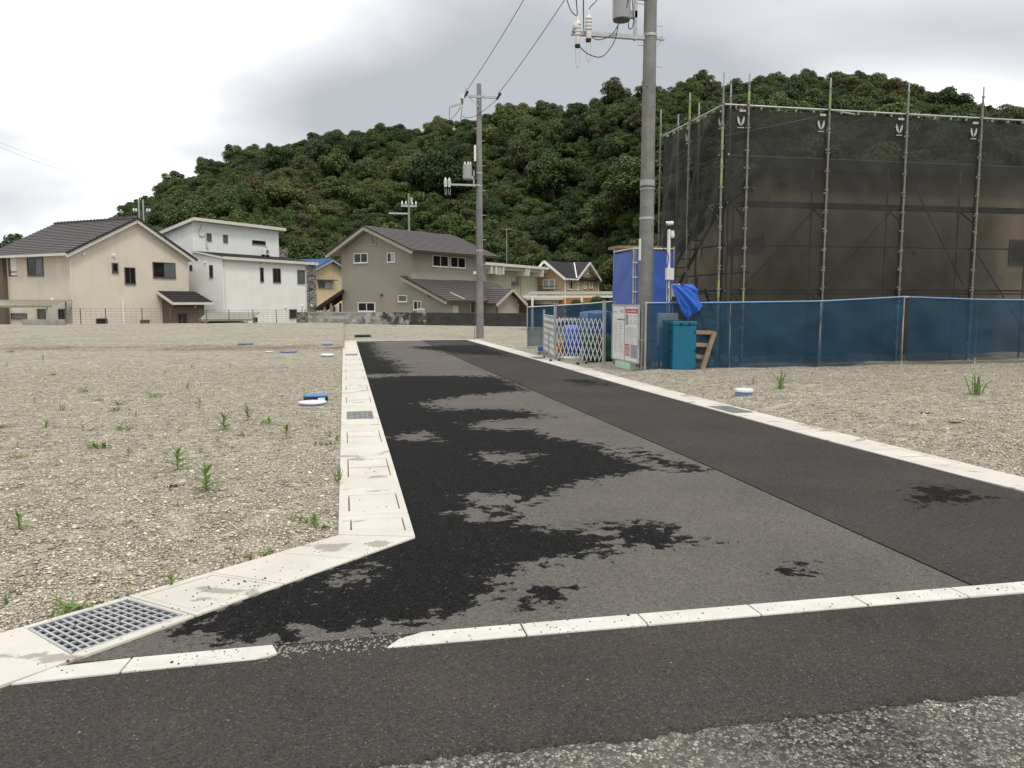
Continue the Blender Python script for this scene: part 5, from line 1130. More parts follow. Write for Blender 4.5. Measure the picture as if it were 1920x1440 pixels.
for x in XS:
    for z in (1.8, 3.87): rail((x, YF, z), (x, YI, z), m_='steel_dark', name='transom'); MB().bar(sl(x-0.0, YF+0.03, z-0.35), sl(x-0.0, YI-0.1, z-0.02), 0.03).build('bracket', M['steel_dark'], S)
for a, b_ in (((9.35, 1.9), (11.3, 3.9)), ((11.5, 1.9), (13.4, 3.9)), ((13.6, 4.95), (15.5, 2.0)), ((15.7, 3.0), (17.6, 0.6)), ((8.75, 5.55), (9.25, 6.1))):
    rail((a[0], YF+0.2, a[1]), (b_[0], YF+0.2, b_[1]), 0.018, 'steel_dark', 'brace')
rail((8.7, 17.75, 5.42), (11.35, 17.75, 6.02), 0.018, 'steel', 'brace'); rail((8.8, 21.2, 5.2), (8.8, 17.7, 5.75), 0.018, 'steel', 'brace'); rail((8.8, 21.2, 3.6), (8.8, 17.7, 4.4), 0.018, 'steel', 'brace')
rail((11.5, 17.9, 6.2), (13.0, 19.0, 6.4), 0.02, 'steel', 'brace')
for z0, z1, ya, yb_ in ((0.1, 1.9, 17.8, 19.4), (1.95, 3.95, 21.2, 18.6)):
    for xo in (0.12, 0.50): MB().bar(sl(XS[0]+xo, ya, z0), sl(XS[0]+xo, yb_, z1), 0.03, 0.10).build('stair_stringer', M['steel_dark'], S)
    for k in range(9):
        f_ = (k+0.5)/9; y = ya+(yb_-ya)*f_; z = z0+(z1-z0)*f_; MB().box(0.12, 0.5, y-YF-0.09, y-YF+0.09, z-0.012, z+0.012).build('stair_tread', M['steel_dark'], S)
# ---------------- netting panels with printed emblem
def netpanel(a, b_, z0, z1, label, group, seed, mt='net_black', belly=0.10, nu=22, nv=44, emblem=True, wrinkle=1.0, ties=True):
    r_ = np.random.default_rng(seed); a = np.array(a); b_ = np.array(b_); L = np.linalg.norm(b_-a); d = (b_-a)/L; n = np.array([d[1], -d[0]])
    e_ = empty('net_sheet', (a[0], a[1], 0), math.atan2(d[1], d[0]), label, 'net', group)
    u = np.linspace(0, 1, nu); v = np.linspace(0, 1, nv); U, Vv = np.meshgrid(u, v)
    env = np.sin(np.pi*U)**0.6
    off = belly*env*(0.4+0.6*np.sin(np.pi*Vv))*0.6
    for k in range(10):
        # diagonal tension folds radiating from the tie points
        cx = r_.choice([0, 1]); cz = r_.random(); sl_ = r_.uniform(-1.6, 1.6)*(z1-z0)/L*0.4; wd = r_.uniform(0.02, 0.05)
        dd = (Vv-cz) - sl_*np.abs(U-cx)*L/(z1-z0); off = off + wrinkle*r_.uniform(0.03, 0.09)*np.exp(-(dd/wd)**2)*np.exp(-np.abs(U-cx)*1.3)*np.abs(U-cx)**0.5
    off = off + wrinkle*0.025*np.sin(U*9+r_.random()*6+3*np.sin(Vv*5))*env + wrinkle*0.012*np.sin(U*23+5*Vv+r_.random()*6)*env
    sag = -0.05*np.sin(np.pi*U)*Vv**6 + 0.05*np.sin(np.pi*U)*(1-Vv)**6
    P = np.stack([U*L, 0.012-off+0*U, z0+(z1-z0)*Vv+sag], -1).reshape(-1, 3)
    id_ = np.arange(nu*nv).reshape(nv, nu); F_ = np.stack([id_[:-1, :-1].ravel(), id_[:-1, 1:].ravel(), id_[1:, 1:].ravel(), id_[1:, :-1].ravel()], 1)
    link('mesh_cloth', npmesh('mesh_cloth', P, F_, smooth=True), M[mt], e_)
    if emblem:
        xe = L-0.19 if L > 1 else L-0.17; mb = MB(); zc_ = z1-0.30; yo = -0.055
        for s_ in (-1, 1):
            pts = [(xe+s_*0.012, yo, zc_-0.12), (xe+s_*0.075, yo, zc_-0.05), (xe+s_*0.095, yo, zc_+0.04), (xe+s_*0.075, yo, zc_+0.11), (xe+s_*0.04, yo, zc_+0.03), (xe+s_*0.012, yo, zc_-0.06)]
            mb.add(pts, [tuple(range(6))])
        mb.add([(xe-0.08, yo, zc_-0.17), (xe+0.08, yo, zc_-0.17), (xe+0.08, yo, zc_-0.15), (xe-0.08, yo, zc_-0.15)], [(0, 1, 2, 3)])
        mb.add([(xe-0.04, yo, z1-0.10), (xe+0.12, yo, z1-0.10), (xe+0.12, yo, z1-0.05), (xe-0.04, yo, z1-0.05)], [(0, 1, 2, 3)])
        mb.build('printed_emblem', M['tie'], e_)
    if ties:
        mb = MB()
        for z in np.arange(z0+0.3, z1-0.1, 0.46):
            for x in (0.01, L-0.01):
                j = r_.uniform(-0.05, 0.05); mb.box(x-0.048, x+0.048, -0.075, -0.058, z+j-0.009, z+j+0.009)
        for x in np.arange(0.35, L, 0.45): mb.box(x-0.005, x+0.005, -0.06, 0.0, z1-0.03, z1+0.03)
        mb.build('ties', M['tie'], e_, kind='stuff')
    return e_
nl_ = ['narrow black net sheet at the stair corner of the scaffold', 'black net sheet on the front bay next to the stair corner', 'black net sheet on the front bay two bays from the stair corner', 'black net sheet on the front bay three bays from the stair corner', 'black net sheet on the farthest front bay from the stair corner']
for k in range(5): netpanel((XS[k], YF+0.085), (XS[k+1], YF+0.085), 0.25, 6.08, nl_[k], 'black nets on the scaffold', 40+k, belly=0.10)
for k, lb in enumerate(('black net sheet on the lane side of the scaffold by the corner', 'creased black net sheet on the far lane side bay of the scaffold')): netpanel((XS[0]+0.085, YSD[k+1]), (XS[0]+0.085, YSD[k]), 0.25, 6.08, lb, 'black nets on the scaffold', 60+k, wrinkle=2.2, belly=0.16)

# ================================================================== site fence of blue netting
YB = 16.5
FX = [6.42] + [float(atY(p_, 690, YB)[0]) for p_ in (1352, 1366, 1535, 1682)] + [float(atY(p_, 690, YB)[0]) for p_ in (1829, 1975, 2120)]
FX = [6.42, FX[2], FX[3], FX[4], FX[5], FX[6], FX[7]]
FZ = [1.56, 1.57, 1.60, 1.70, 1.64, 1.62, 1.60]
FYY = [YB, YB, YB+0.02, YB-0.12, YB+0.05, YB+0.05, YB+0.05]
B_ = empty('site_fence', (FX[0], YB, 0), 0, 'steel pipe fence carrying blue mesh in front of the scaffold', 'fence')
for x, z, y in zip(FX, FZ, FYY): MB().tube([(x-FX[0], y-YB, -0.3), (x-FX[0], y-YB, z+0.03)], 0.0215, 8).build('post', M['steel'], B_, smooth=True)
for k in range(len(FX)-1): MB().tube([(FX[k]-FX[0], FYY[k]-YB, FZ[k]), (FX[k+1]-FX[0], FYY[k+1]-YB, FZ[k+1])], 0.0215, 8).build('top_rail', M['steel'], B_, smooth=True)
def fnet(k, x0, x1, z0a, z0b, label, seed):
    r_ = np.random.default_rng(seed); nu, nv = 26, 16; u = np.linspace(0, 1, nu); v = np.linspace(0, 1, nv); U, V2 = np.meshgrid(u, v)
    zt_ = np.interp(x0+(x1-x0)*U, FX, FZ)-0.01; zb_ = z0a+(z0b-z0a)*U + 0.05*np.sin(U*7+seed)*np.sin(np.pi*U)
    y_ = np.interp(x0+(x1-x0)*U, FX, FYY)-YB - 0.03
    off = 0.05*np.sin(np.pi*U)*np.sin(np.pi*V2) + 0.02*np.sin(U*11+4*V2+seed) + 0.05*np.exp(-((V2-0.25-0.5*U)/0.08)**2)*U + 0.014*np.sin(U*31+seed+3*np.sin(4*V2)) + 0.03*np.exp(-((V2-0.9+0.8*U)/0.05)**2) + 0.02*np.sin(9*V2+5*U)*(1-V2)
    e_ = empty('net_sheet', (x0, YB, 0), 0, label, 'net', 'blue nets on the site fence')
    P = np.stack([(x1-x0)*U, y_-off*(1-V2*0.6), zb_+(zt_-zb_)*V2], -1).reshape(-1, 3); id_ = np.arange(nu*nv).reshape(nv, nu)
    F_ = np.stack([id_[:-1, :-1].ravel(), id_[:-1, 1:].ravel(), id_[1:, 1:].ravel(), id_[1:, :-1].ravel()], 1)
    link('mesh_cloth', npmesh('mesh_cloth', P, F_, smooth=True), M['net_blue'], e_)
    mb = MB(); pts = [(x_*(x1-x0), np.interp(x0+(x1-x0)*x_, FX, FYY)-YB-0.035, float(np.interp(x0+(x1-x0)*x_, FX, FZ))+0.0) for x_ in np.linspace(0, 1, 10)]; mb.tube(pts, 0.014, 5); mb.build('hem_rope', M['blue_lid'], e_)
fnet(0, FX[0]+0.02, FX[1]-0.01, 0.10, 0.08, 'blue mesh net behind the teal box on the site fence', 1)
fnet(1, FX[1]+0.01, FX[2]-0.01, 0.10, 0.10, 'blue mesh net on the fence bay between teal box and torn bay', 2)
fnet(2, FX[2]+0.01, FX[3]-0.02, 0.12, 0.22, 'blue mesh net with lifted hem beside the open slit of the fence', 3)
fnet(3, FX[3]+0.12, FX[5]+0.3, 0.24, 0.20, 'long blue mesh net beyond the open slit of the fence', 4)
# far fence of the site
YK = 26.2; kx = [float(atY(p_, 600, YK)[0]) for p_ in (989, 1094, 1150, 1230)]; kz = [float(atY(989, 576, YK)[2]), float(atY(1094, 570, YK)[2]), 1.6, 1.6]
K_ = empty('site_fence', (kx[0], YK, 0), 0, 'far pipe fence with blue mesh behind the folding gate', 'fence')
for x, z in zip(kx, kz): MB().tube([(x-kx[0], 0, -0.1), (x-kx[0], 0, z+0.05)], 0.026, 8).build('post', M['steel'], K_)
for k in range(3):
    MB().tube([(kx[k]-kx[0], 0, kz[k]), (kx[k+1]-kx[0], 0, kz[k+1])], 0.022, 8).build('top_rail', M['steel'], K_)
    x0, x1 = kx[k]-kx[0], kx[k+1]-kx[0]; nu = 12; U, V2 = np.meshgrid(np.linspace(0, 1, nu), np.linspace(0, 1, 8))
    P = np.stack([x0+(x1-x0)*U, -0.03-0.04*np.sin(np.pi*U)*np.sin(3*V2+k), 0.1+(kz[k]+(kz[k+1]-kz[k])*U-0.1)*V2], -1).reshape(-1, 3); id_ = np.arange(nu*8).reshape(8, nu)
    link('mesh_cloth', npmesh('mesh_cloth', P, np.stack([id_[:-1, :-1].ravel(), id_[:-1, 1:].ravel(), id_[1:, 1:].ravel(), id_[1:, :-1].ravel()], 1), smooth=True), M['net_blue'], K_)
# white pergola carport beyond
c = atD(1070, 580, 44); e_ = empty('pergola_carport', (c[0], c[1], -0.2), R(-12), 'long white framed carport beyond the far blue fence', 'carport')
MB().box(-2.6, 2.9, -0.05, 0.05, 2.0, 2.12).build('front_beam', M['offwhite'], e_); MB().box(-2.2, 2.9, 1.6, 1.7, 2.24, 2.34).build('rear_beam', M['offwhite'], e_)
for k in range(8): MB().bar((-2.2+0.7*k, 0, 2.10), (-1.9+0.7*k, 1.65, 2.28), 0.07, 0.06).build('rafter', M['offwhite'], e_)
for x in (-2.1, 0.6): MB().box(x-0.06, x+0.06, -0.06, 0.06, -0.3, 2.0).build('post', M['offwhite'], e_)
MB().add([(-2.5, 0, 2.17), (2.9, 0, 2.17), (2.9, 1.65, 2.36), (-2.1, 1.65, 2.36)], [(0, 1, 2, 3)]).build('roof_panel', M['poly'], e_)
c = atD(1052, 588, 50); e_ = empty('parked_car', (c[0], c[1], -0.95), R(20), 'white car parked beyond the far blue fence', 'car')
mb = MB(); mb.prism([(x, -0.78, z) for x, z in prof_car] if 'prof_car' in globals() else [(x, -0.78, z) for x, z in [(-1.9, .25), (-1.95, .62), (-1.75, .88), (-1.2, .96), (-0.6, 1.45), (0.9, 1.48), (1.6, 1.05), (1.9, .95), (1.95, .3)]], (0, 1.56, 0)); mb.build('body', M['white'], e_, bevel=0.08)
for ys in (-0.79, 0.76): MB().prism([(-1.1, ys, 0.99), (-0.55, ys, 1.38), (0.85, ys, 1.40), (1.35, ys, 1.05)], (0, 0.03, 0)).build('window', M['glass'], e_)
for x in (-1.25, 1.25):
    for y in (-0.74, 0.62): MB().tube([(x, y, 0.31), (x, y+0.18, 0.31)], 0.31, 18).build('wheel', M['black'], e_)

# ================================================================== folding gate
def gate(a, b_, nx_, z0, z1, label, sl_w=0.022):
    a = Vector((*a, 0)); b_ = Vector((*b_, 0)); d = b_-a; L = d.length; e_ = empty('folding_gate', tuple(a), math.atan2(d.y, d.x), label, 'gate')
    p = L/nx_; rows = 3; hh = (z1-z0)/rows
    # crossing strips: each runs the full height over `rows` diamonds
    for k in range(-rows+1, nx_):
        for dr in (1, -1):
            pts = []
            for r_ in range(rows+1):
                x = (k+r_)*p if dr == 1 else (k+rows-r_)*p; pts.append((x, z0+hh*r_))
            # clip to 0..L
            (xa, za_), (xb, zb_) = pts[0], pts[-1]
            lo, hi = max(0, min(xa, xb)), min(L, max(xa, xb))
            if hi-lo < 1e-3: continue
            f0 = (lo-xa)/(xb-xa); f1 = (hi-xa)/(xb-xa); y = -0.008 if dr == 1 else 0.008
            MB().bar((lo, y, za_+(zb_-za_)*f0), (hi, y, za_+(zb_-za_)*f1), 0.008, sl_w).build('slat', M['porcelain'], e_)
    mb = MB()
    for r_ in range(rows+1):
        for k in range(nx_+1): mb.tube([(k*p, -0.022, z0+hh*r_), (k*p, 0.022, z0+hh*r_)], 0.010, 6)
    mb.build('rivets', M['steel'], e_, kind='stuff')
    return e_, L
g1, L1 = gate((6.22, 18.75), (5.50, 20.7), 12, 0.12, 1.17, 'open white lattice folding gate between notice board and wheeled post')
g2, L2 = gate((5.50, 20.78), (5.92, 23.6), 15, 0.15, 1.20, 'closely folded white lattice gate section beyond the wheeled post', 0.026)
for gg, x, zt_ in ((g1, 0.0, 1.62), (g1, L1, 1.55), (g2, L2, 1.35), (g2, L2*0.45, 0.75)): MB().box(x-0.03, x+0.03, -0.03, 0.03, 0.05 if x else -0.05, zt_).build('post', M['steel'], gg)
for gg, x in ((g1, L1), (g1, L1*0.42), (g2, L2*0.45), (g2, L2)):
    MB().box(x-0.03, x+0.03, -0.16, 0.16, 0.055, 0.085).build('foot', M['steel'], gg)
    MB().box(x-0.012, x+0.012, -0.02, 0.02, 0.08, 0.45).build('leg', M['steel'], gg)
    for y in (-0.14, 0.14): MB().tube([(x-0.02, y, 0.035), (x+0.02, y, 0.035)], 0.035, 10).build('caster', M['black'], gg)
# ---------------- notice board facing the lane
XB = 6.30; y0, y1 = 16.60, 18.30; zb0, zb1 = 0.26, 1.50
e_ = empty('notice_board', (XB, y0, 0), 0, 'white construction notice board with red headings on a pipe frame', 'notice board')
Lb = y1-y0
MB().box(-0.012, 0.012, 0, Lb, zb0, zb1).build('panel', M['white'], e_)
MB().box(-0.03, 0.016, -0.03, 0.0, zb0-0.03, zb1+0.03).box(-0.03, 0.016, Lb, Lb+0.03, zb0-0.03, zb1+0.03).box(-0.03, 0.016, 0, Lb, zb1, zb1+0.03).box(-0.03, 0.016, 0, Lb, zb0-0.03, zb0).box(-0.022, -0.012, Lb*0.5-0.015, Lb*0.5+0.015, zb0, zb1).build('frame', M['steel'], e_)
def pr_rect(mb, u0, u1, v0, v1, x=-0.0135): # u: 0 = board's left edge as read from the lane
    mb.add([(x, Lb*(1-u0), zb0+(zb1-zb0)*v0), (x, Lb*(1-u1), zb0+(zb1-zb0)*v0), (x, Lb*(1-u1), zb0+(zb1-zb0)*v1), (x, Lb*(1-u0), zb0+(zb1-zb0)*v1)], [(0, 1, 2, 3)])
mb = MB(); pr_rect(mb, 0.525, 0.975, 0.865, 0.945)
for k in range(4): pr_rect(mb, 0.525, 0.70, 0.255-0.058*k, 0.303-0.058*k)
mb.build('red_print', M['red'], e_)
mb = MB(); pr_rect(mb, 0.53, 0.63, 0.65, 0.845); pr_rect(mb, 0.73, 0.97, 0.06, 0.305); mb.build('grey_print', M['print_grey'], e_)
mb = MB(); r_ = random.Random(3)
def strokes(u0, u1, v, h, fill=0.75, x=-0.0145):
    u = u0
    while u < u1:
        w__ = r_.uniform(0.008, 0.022)
        if r_.random() < fill: pr_rect(mb, u, min(u1, u+w__), v, v+h*r_.uniform(0.6, 1.0), x)
        u += w__+0.006
for k in range(4): strokes(0.68, 0.78, 0.81-0.043*k, 0.014); strokes(0.82, 0.95, 0.81-0.043*k, 0.014)
for k in range(19): strokes(0.56, 0.95 if k % 3 else 0.8, 0.61-0.016*k, 0.006, 0.85)
for k in range(4): strokes(0.75, 0.93, 0.265-0.055*k, 0.008); strokes(0.75, 0.9, 0.25-0.055*k, 0.006)
strokes(0.05, 0.25, 0.875, 0.016); strokes(0.30, 0.44, 0.895, 0.022, 1.0); strokes(0.30, 0.44, 0.872, 0.01); strokes(0.18, 0.48, 0.73, 0.032, 0.9)
for k in range(24): strokes(0.08, 0.20, 0.675-0.024*k, 0.007, 0.7); strokes(0.26, 0.26+r_.uniform(0.05, 0.2), 0.675-0.024*k, 0.007, 0.7)
for k in range(13): pr_rect(mb, 0.05, 0.46, 0.70-0.045*k, 0.7025-0.045*k)
mb.build('printed_text', M['print_dark'], e_)
mb = MB(); strokes(0.58, 0.92, 0.89, 0.03, 0.95, -0.0155)
for k in range(4): strokes(0.545, 0.685, 0.267-0.058*k, 0.022, 0.85, -0.0155)
mb.build('white_lettering', M['white'], e_)
for y in (-0.06, Lb+0.07): MB().tube([(0.05, y, -0.2), (0.05, y, 1.60)], 0.0245, 10).build('post', M['steel_worn'], e_, smooth=True)
MB().tube([(0.0, -0.06, 0.75), (0.35, -0.08, 0.75)], 0.02, 8).build('clamp_pipe', M['steel_worn'], e_); MB().tube([(0.36, -0.05, -0.1), (0.36, -0.05, 1.0)], 0.02, 8).build('stake', M['steel'], e_)
MB().box(0.02, 0.06, -0.02, 0.22, 0.15, 1.42).build('rear_panel', M['steel_dark'], e_)
mb = MB(); mb.box(-0.03, 0.18, 0, 1.0, -0.02, 0.22); o = mb.build('plastic_crate', M['mint'], label='pale green plastic box under the notice board', cat='box', bevel=0.02); o.location = (XB+0.0, y0+0.45, 0.0)

# ---------------- tall blue vinyl screen
cs = atY(1187, 560, 19.1); XC = cs[0]; YC = 19.1; ye_ = YC*(1187-645)/(1148-645); xe_ = atY(1262, 560, YC)[0]; zt_ = atY(1187, 466, YC)[2]
e_ = empty('privacy_screen', (XC, YC, 0), 0, 'tall blue vinyl screen on pipes behind the utility pole', 'screen')
def vsheet(a, b_, z0, z1, seed):
    a = np.array(a); b_ = np.array(b_); nu, nv = 20, 26; U, V2 = np.meshgrid(np.linspace(0, 1, nu), np.linspace(0, 1, nv)); d = (b_-a)/np.linalg.norm(b_-a); n = np.array([d[1], -d[0]])
    off = 0.012*np.sin(U*8+seed+2*V2)+0.02*np.exp(-((V2-0.85+0.3*U)/0.06)**2)+0.015*np.sin(V2*9+U*5+seed)*U
    P = np.stack([a[0]+(b_-a)[0]*U+n[0]*off, a[1]+(b_-a)[1]*U+n[1]*off, z0+(z1-z0)*V2], -1).reshape(-1, 3); id_ = np.arange(nu*nv).reshape(nv, nu)
    return link('sheet', npmesh('sheet', P, np.stack([id_[:-1, :-1].ravel(), id_[:-1, 1:].ravel(), id_[1:, 1:].ravel(), id_[1:, :-1].ravel()], 1), smooth=True), M['sheet'], e_)
vsheet((-0.02, 0.06), (-0.02, ye_-YC), 0.1, zt_-0.06, 1); vsheet((0.08, -0.02), (xe_-XC, -0.02), 0.1, zt_-0.06, 3)
for q in ((0, 0), (0.0, ye_-YC), (xe_-XC, 0), (0.07, 0.03)): MB().tube([(q[0], q[1], -0.1), (q[0], q[1], zt_+0.06)], 0.024, 8).build('post', M['steel'], e_)
MB().tube([(0, 0, zt_), (0, ye_-YC, zt_)], 0.024, 8).build('rail', M['steel'], e_); MB().tube([(0, 0, zt_), (xe_-XC, 0, zt_)], 0.024, 8).build('rail', M['steel'], e_)
mb = MB()
for z in np.arange(0.4, zt_, 0.36): mb.box(-0.04, 0.09, -0.05, -0.03, z-0.012, z+0.012)
mb.build('ties', M['porcelain'], e_, kind='stuff')
# ---------------- temporary power mast with meter, breaker box, tarpaulin
c = atY(1251, 600, 17.2); z = lambda y: atY(1251, y, 17.2)[2]
e_ = empty('service_mast', (c[0], 17.2, 0), 0, 'white temporary power mast with meter boxes beside the blue tarpaulin', 'power mast')
MB().tube([(0.02, 0, 0), (0, 0, z(430))], 0.045, 12, 0.038).build('mast', M['porcelain'], e_, smooth=True)
MB().tube([(-0.09, 0, z(419)), (0.09, 0, z(418))], 0.045, 10).build('weather_head', M['porcelain'], e_); MB().tube([(-0.12, 0, z(419)), (-0.09, 0, z(419))], 0.05, 10).build('weather_cap', M['black'], e_)
MB().lathe([(0.04, 0), (0.05, 0.05), (0.04, 0.16)], (0.07, -0.03, z(446)), 10).build('insulator', M['porcelain'], e_)
MB().box(-0.09, 0.05, -0.12, -0.03, z(525), z(503)).build('meter', M['offwhite'], e_, bevel=0.01); MB().box(0.03, 0.10, -0.10, -0.02, z(525), z(503)).build('meter_side', M['offwhite'], e_)
MB().box(0.06, 0.20, -0.06, 0.10, z(562), z(533)).build('breaker_box', M['grey_paint'], e_); MB().box(0.20, 0.235, -0.14, 0.14, z(563), z(532)).build('board', M['offwhite'], e_); MB().box(0.08, 0.18, -0.08, -0.06, z(565), z(556)).build('socket', M['black'], e_)
MB().tube(smoothpts([(-0.05, -0.04, z(419)), (-0.16, -0.04, z(440)), (-0.18, -0.04, z(460)), (-0.02, -0.05, z(480)), (-0.05, -0.06, z(505)), (-0.02, -0.06, z(560)), (0.03, -0.06, z(605))]), 0.010, 6).build('cable', M['cable'], e_)
MB().tube(smoothpts([(0.0, -0.06, z(540)), (-0.05, -0.07, z(590)), (0.05, -0.06, z(640)), (-0.06, -0.06, z(650))]), 0.008, 6).build('cable', M['cable'], e_)
# draped tarpaulin: crumpled sheet wrapped over the box
def tarp(name, left, right, yd, label, seed, m_='tarp'):
    nu, nv = 30, 34; Lp = np.array([atY(x, y, yd)[[0, 2]] for x, y in left]); Rp = np.array([atY(x, y, yd)[[0, 2]] for x, y in right])
    v = np.linspace(0, 1, nv); k = np.linspace(0, 1, len(left)); k2 = np.linspace(0, 1, len(right))
    Lx, Lz = np.interp(v, k, Lp[:, 0]), np.interp(v, k, Lp[:, 1]); Rx, Rz = np.interp(v, k2, Rp[:, 0]), np.interp(v, k2, Rp[:, 1])
    u = np.linspace(0, 1, nu); U, V2 = np.meshgrid(u, v); cx = Lp[:, 0].mean(); Vt = []; Ft = []
    X = Lx[:, None]*(1-U)+Rx[:, None]*U; Z = Lz[:, None]*(1-U)+Rz[:, None]*U
    fan = np.arctan2(X-Lp[0, 0]+0.05, Lp[0, 1]-Z+0.12)
    fold = 0.030*np.sin(15*fan+seed)+0.022*np.sin(31*fan+2*V2+seed*2)+0.018*np.abs(np.sin(9*U+5*V2))+0.012*np.sin(24*U-14*V2)
    for sgn in (-1, 1):
        Y_ = sgn*0.10*np.sqrt(np.clip(np.sin(np.pi*U), 0, 1))*(0.35+0.65*np.sin(np.pi*np.clip(V2*0.9+0.12, 0, 1))) + fold*(0.3+0.7*V2)
        Vt.append(np.stack([X-cx, Y_, Z], -1).reshape(-1, 3))
    id_ = np.arange(nu*nv).reshape(nv, nu); F_ = np.stack([id_[:-1, :-1].ravel(), id_[:-1, 1:].ravel(), id_[1:, 1:].ravel(), id_[1:, :-1].ravel()], 1)
    o = link(name, npmesh(name, np.concatenate(Vt), np.concatenate([F_, F_+nu*nv]), smooth=True), M[m_]); o.location = (cx, yd, 0); return tag(o, label, 'tarpaulin')
tarp('tarpaulin', [(1258, 535), (1264, 552), (1270, 567), (1275, 582), (1286, 595)], [(1299, 532), (1308, 542), (1311, 562), (1319, 574), (1289, 597)], 16.36, 'crumpled bright blue tarpaulin tied over a box beside the power mast', 5)
# ---------------- panel box behind fence, teal cabinet, broken pallet
p0 = atY(1235, 647, 17.0); p1 = atY(1272, 587, 17.0); mb = MB(); mb.box(0, p1[0]-p0[0], 0, 0.12, 0, p1[2]-p0[2]); mb.box(0.06, p1[0]-p0[0]-0.06, -0.015, 0, p1[2]-p0[2]-0.16, p1[2]-p0[2]-0.05)
e_ = mb.build('distribution_board', M['offwhite'], label='pale distribution board seen through the blue mesh', cat='electrical board', bevel=0.006); e_.location = (p0[0], 17.0, p0[2])
MB().box(0.05, 0.09, 0.13, 0.17, -p0[2], 0.3).build('stake', M['wood'], e_)
YT = 16.30; a = atY(1262.5, 690, YT)[0]; b_ = atY(1306, 690, YT)[0]; zt_ = atY(1290, 604, YT)[2]
e_ = empty('teal_cabinet', (a-0.02, YT, 0), 0, 'teal plastic cabinet standing against the blue mesh fence', 'cabinet'); wb = b_-a
MB().box(0, wb, 0, 0.62, 0.02, zt_-0.07).build('body', M['teal'], e_, bevel=0.02); MB().box(-0.015, wb+0.015, -0.015, 0.635, zt_-0.07, zt_+0.02).build('lid', M['teal'], e_, bevel=0.02)
for z in (0.1, 0.5, 0.9): MB().box(wb*0.92, wb*0.97, -0.012, 0.0, z, z+0.05).build('latch', M['black'], e_); MB().box(-0.012, 0.0, 0.05, 0.10, z, z+0.05).build('latch', M['black'], e_)
for x in (0.15, wb-0.2): MB().box(x, x+0.06, -0.03, -0.016, zt_-0.05, zt_-0.02).build('lid_clip', M['black'], e_)
q = lambda x, y: tuple(np.array(atY(x, y, YT+0.05))*1.0)
e_ = empty('broken_pallet', (b_+0.02, YT+0.05, 0), 0, 'broken wooden pallet leaning between teal cabinet and fence', 'pallet')
def lq(x, y, dy=0.0): v_ = atY(x, y, YT+0.05); return (v_[0]-b_-0.02, dy, v_[2])
MB().bar(lq(1340, 622, 0.0), lq(1312, 696, -0.1), 0.05, 0.10).build('stringer', M['wood'], e_); MB().bar(lq(1328, 626, 0.2), lq(1312, 660, 0.12), 0.04, 0.07).build('stringer', M['wood'], e_)
for (xa, ya), (xb, yb_) in (((1306, 623), (1341, 624)), ((1306, 646), (1334, 648)), ((1306, 668), (1324, 671))): MB().bar(lq(xa, ya, 0.03), lq(xb, yb_, 0.03), 0.02, 0.085).build('slat', M['wood'], e_)
mb = MB(); r_ = random.Random(9); n = 9
vs = [(x*0.11, 0.05*math.sin(x*2.1+z), z*0.07+0.03*math.sin(x*1.7)) for z in range(5) for x in range(n)]; fs = [(z*n+x, z*n+x+1, (z+1)*n+x+1, (z+1)*n+x) for z in range(4) for x in range(n-1) if not (z == 3 and x % 3 == 0)]
p = atY(1318, 694, 16.75); o = mb.add(vs, fs).build('plastic_sheet', M['grey_paint'], label='torn translucent plastic sheet lying behind the blue mesh', cat='plastic sheet'); o.location = (p[0], 16.78, 0.08)
# ---------------- materials behind the folding gate
M['tarp_dull'] = mat('dull_blue_tarpaulin', (0.012, 0.075, 0.19), 0.2, 3, 0.5, 0.4, bump=0.4, bscale=9, bdist=0.05)
def sack(c, sx, sy, sz, m_, name, label, cat, seed, group=None):
    r_ = random.Random(seed); bm = bmesh.new(); bmesh.ops.create_cube(bm, size=1.0); bmesh.ops.subdivide_edges(bm, edges=bm.edges[:], cuts=6, use_grid_fill=True)
    for v_ in bm.verts:
        p = v_.co; k = 1-0.12*abs(p.z*2)**2; p.x *= k; p.y *= k; l_ = p.length; f_ = 0.62/max(l_, 0.45)
        p *= (0.82+0.18*f_); p += Vector((math.sin(p.y*9+seed)*0.025, math.sin(p.z*11+seed*2)*0.03, math.sin(p.x*8+p.y*6+seed)*0.03))
    me = bpy.data.meshes.new(name); zmin = min(v_.co.z for v_ in bm.verts)
    for v_ in bm.verts: v_.co = Vector((v_.co.x*sx, v_.co.y*sy, (v_.co.z-zmin)*sz))
    for f_ in bm.faces: f_.smooth = True
    bm.to_mesh(me); bm.free(); o = link(name, me, M[m_]); o.location = c; return tag(o, label, cat, group)
bx = lambda p_, y: float(atY(p_, 690, y)[0])
sack((bx(1122, 20.0), 20.0, 0.0), 0.62, 0.9, 0.72, 'greenbag', 'rubble_bag', 'dark green rubble bag behind the white folding gate', 'bag', 1)
sack((bx(1122, 21.2), 21.2, 0.0), 0.95, 1.0, 1.25, 'tarp_dull', 'tarpaulin_bundle', 'blue tarpaulin bundle behind the green rubble bag', 'tarpaulin', 2)
sack((bx(1078, 22.6), 22.6, 0.0), 0.6, 0.7, 0.85, 'sheet', 'tarpaulin_bundle', 'darker blue wrapped bundle beside the orange pipes', 'tarpaulin', 3)
for k in range(5): 
    p = Vector((6.5, 23.0, 0)); o = MB().tube([(0, 0, 0), (0.9, 0.15, 0)], 0.085, 12).build('plastic_pipe', M['orangepipe'], smooth=True, label='orange plastic pipe stacked behind the folding gate', cat='pipe', group='orange pipes behind the gate'); o.location = (bx(1026, 23.0)+0.05*k, 22.7+0.18*(k % 3), 0.19+0.17*(k//3))
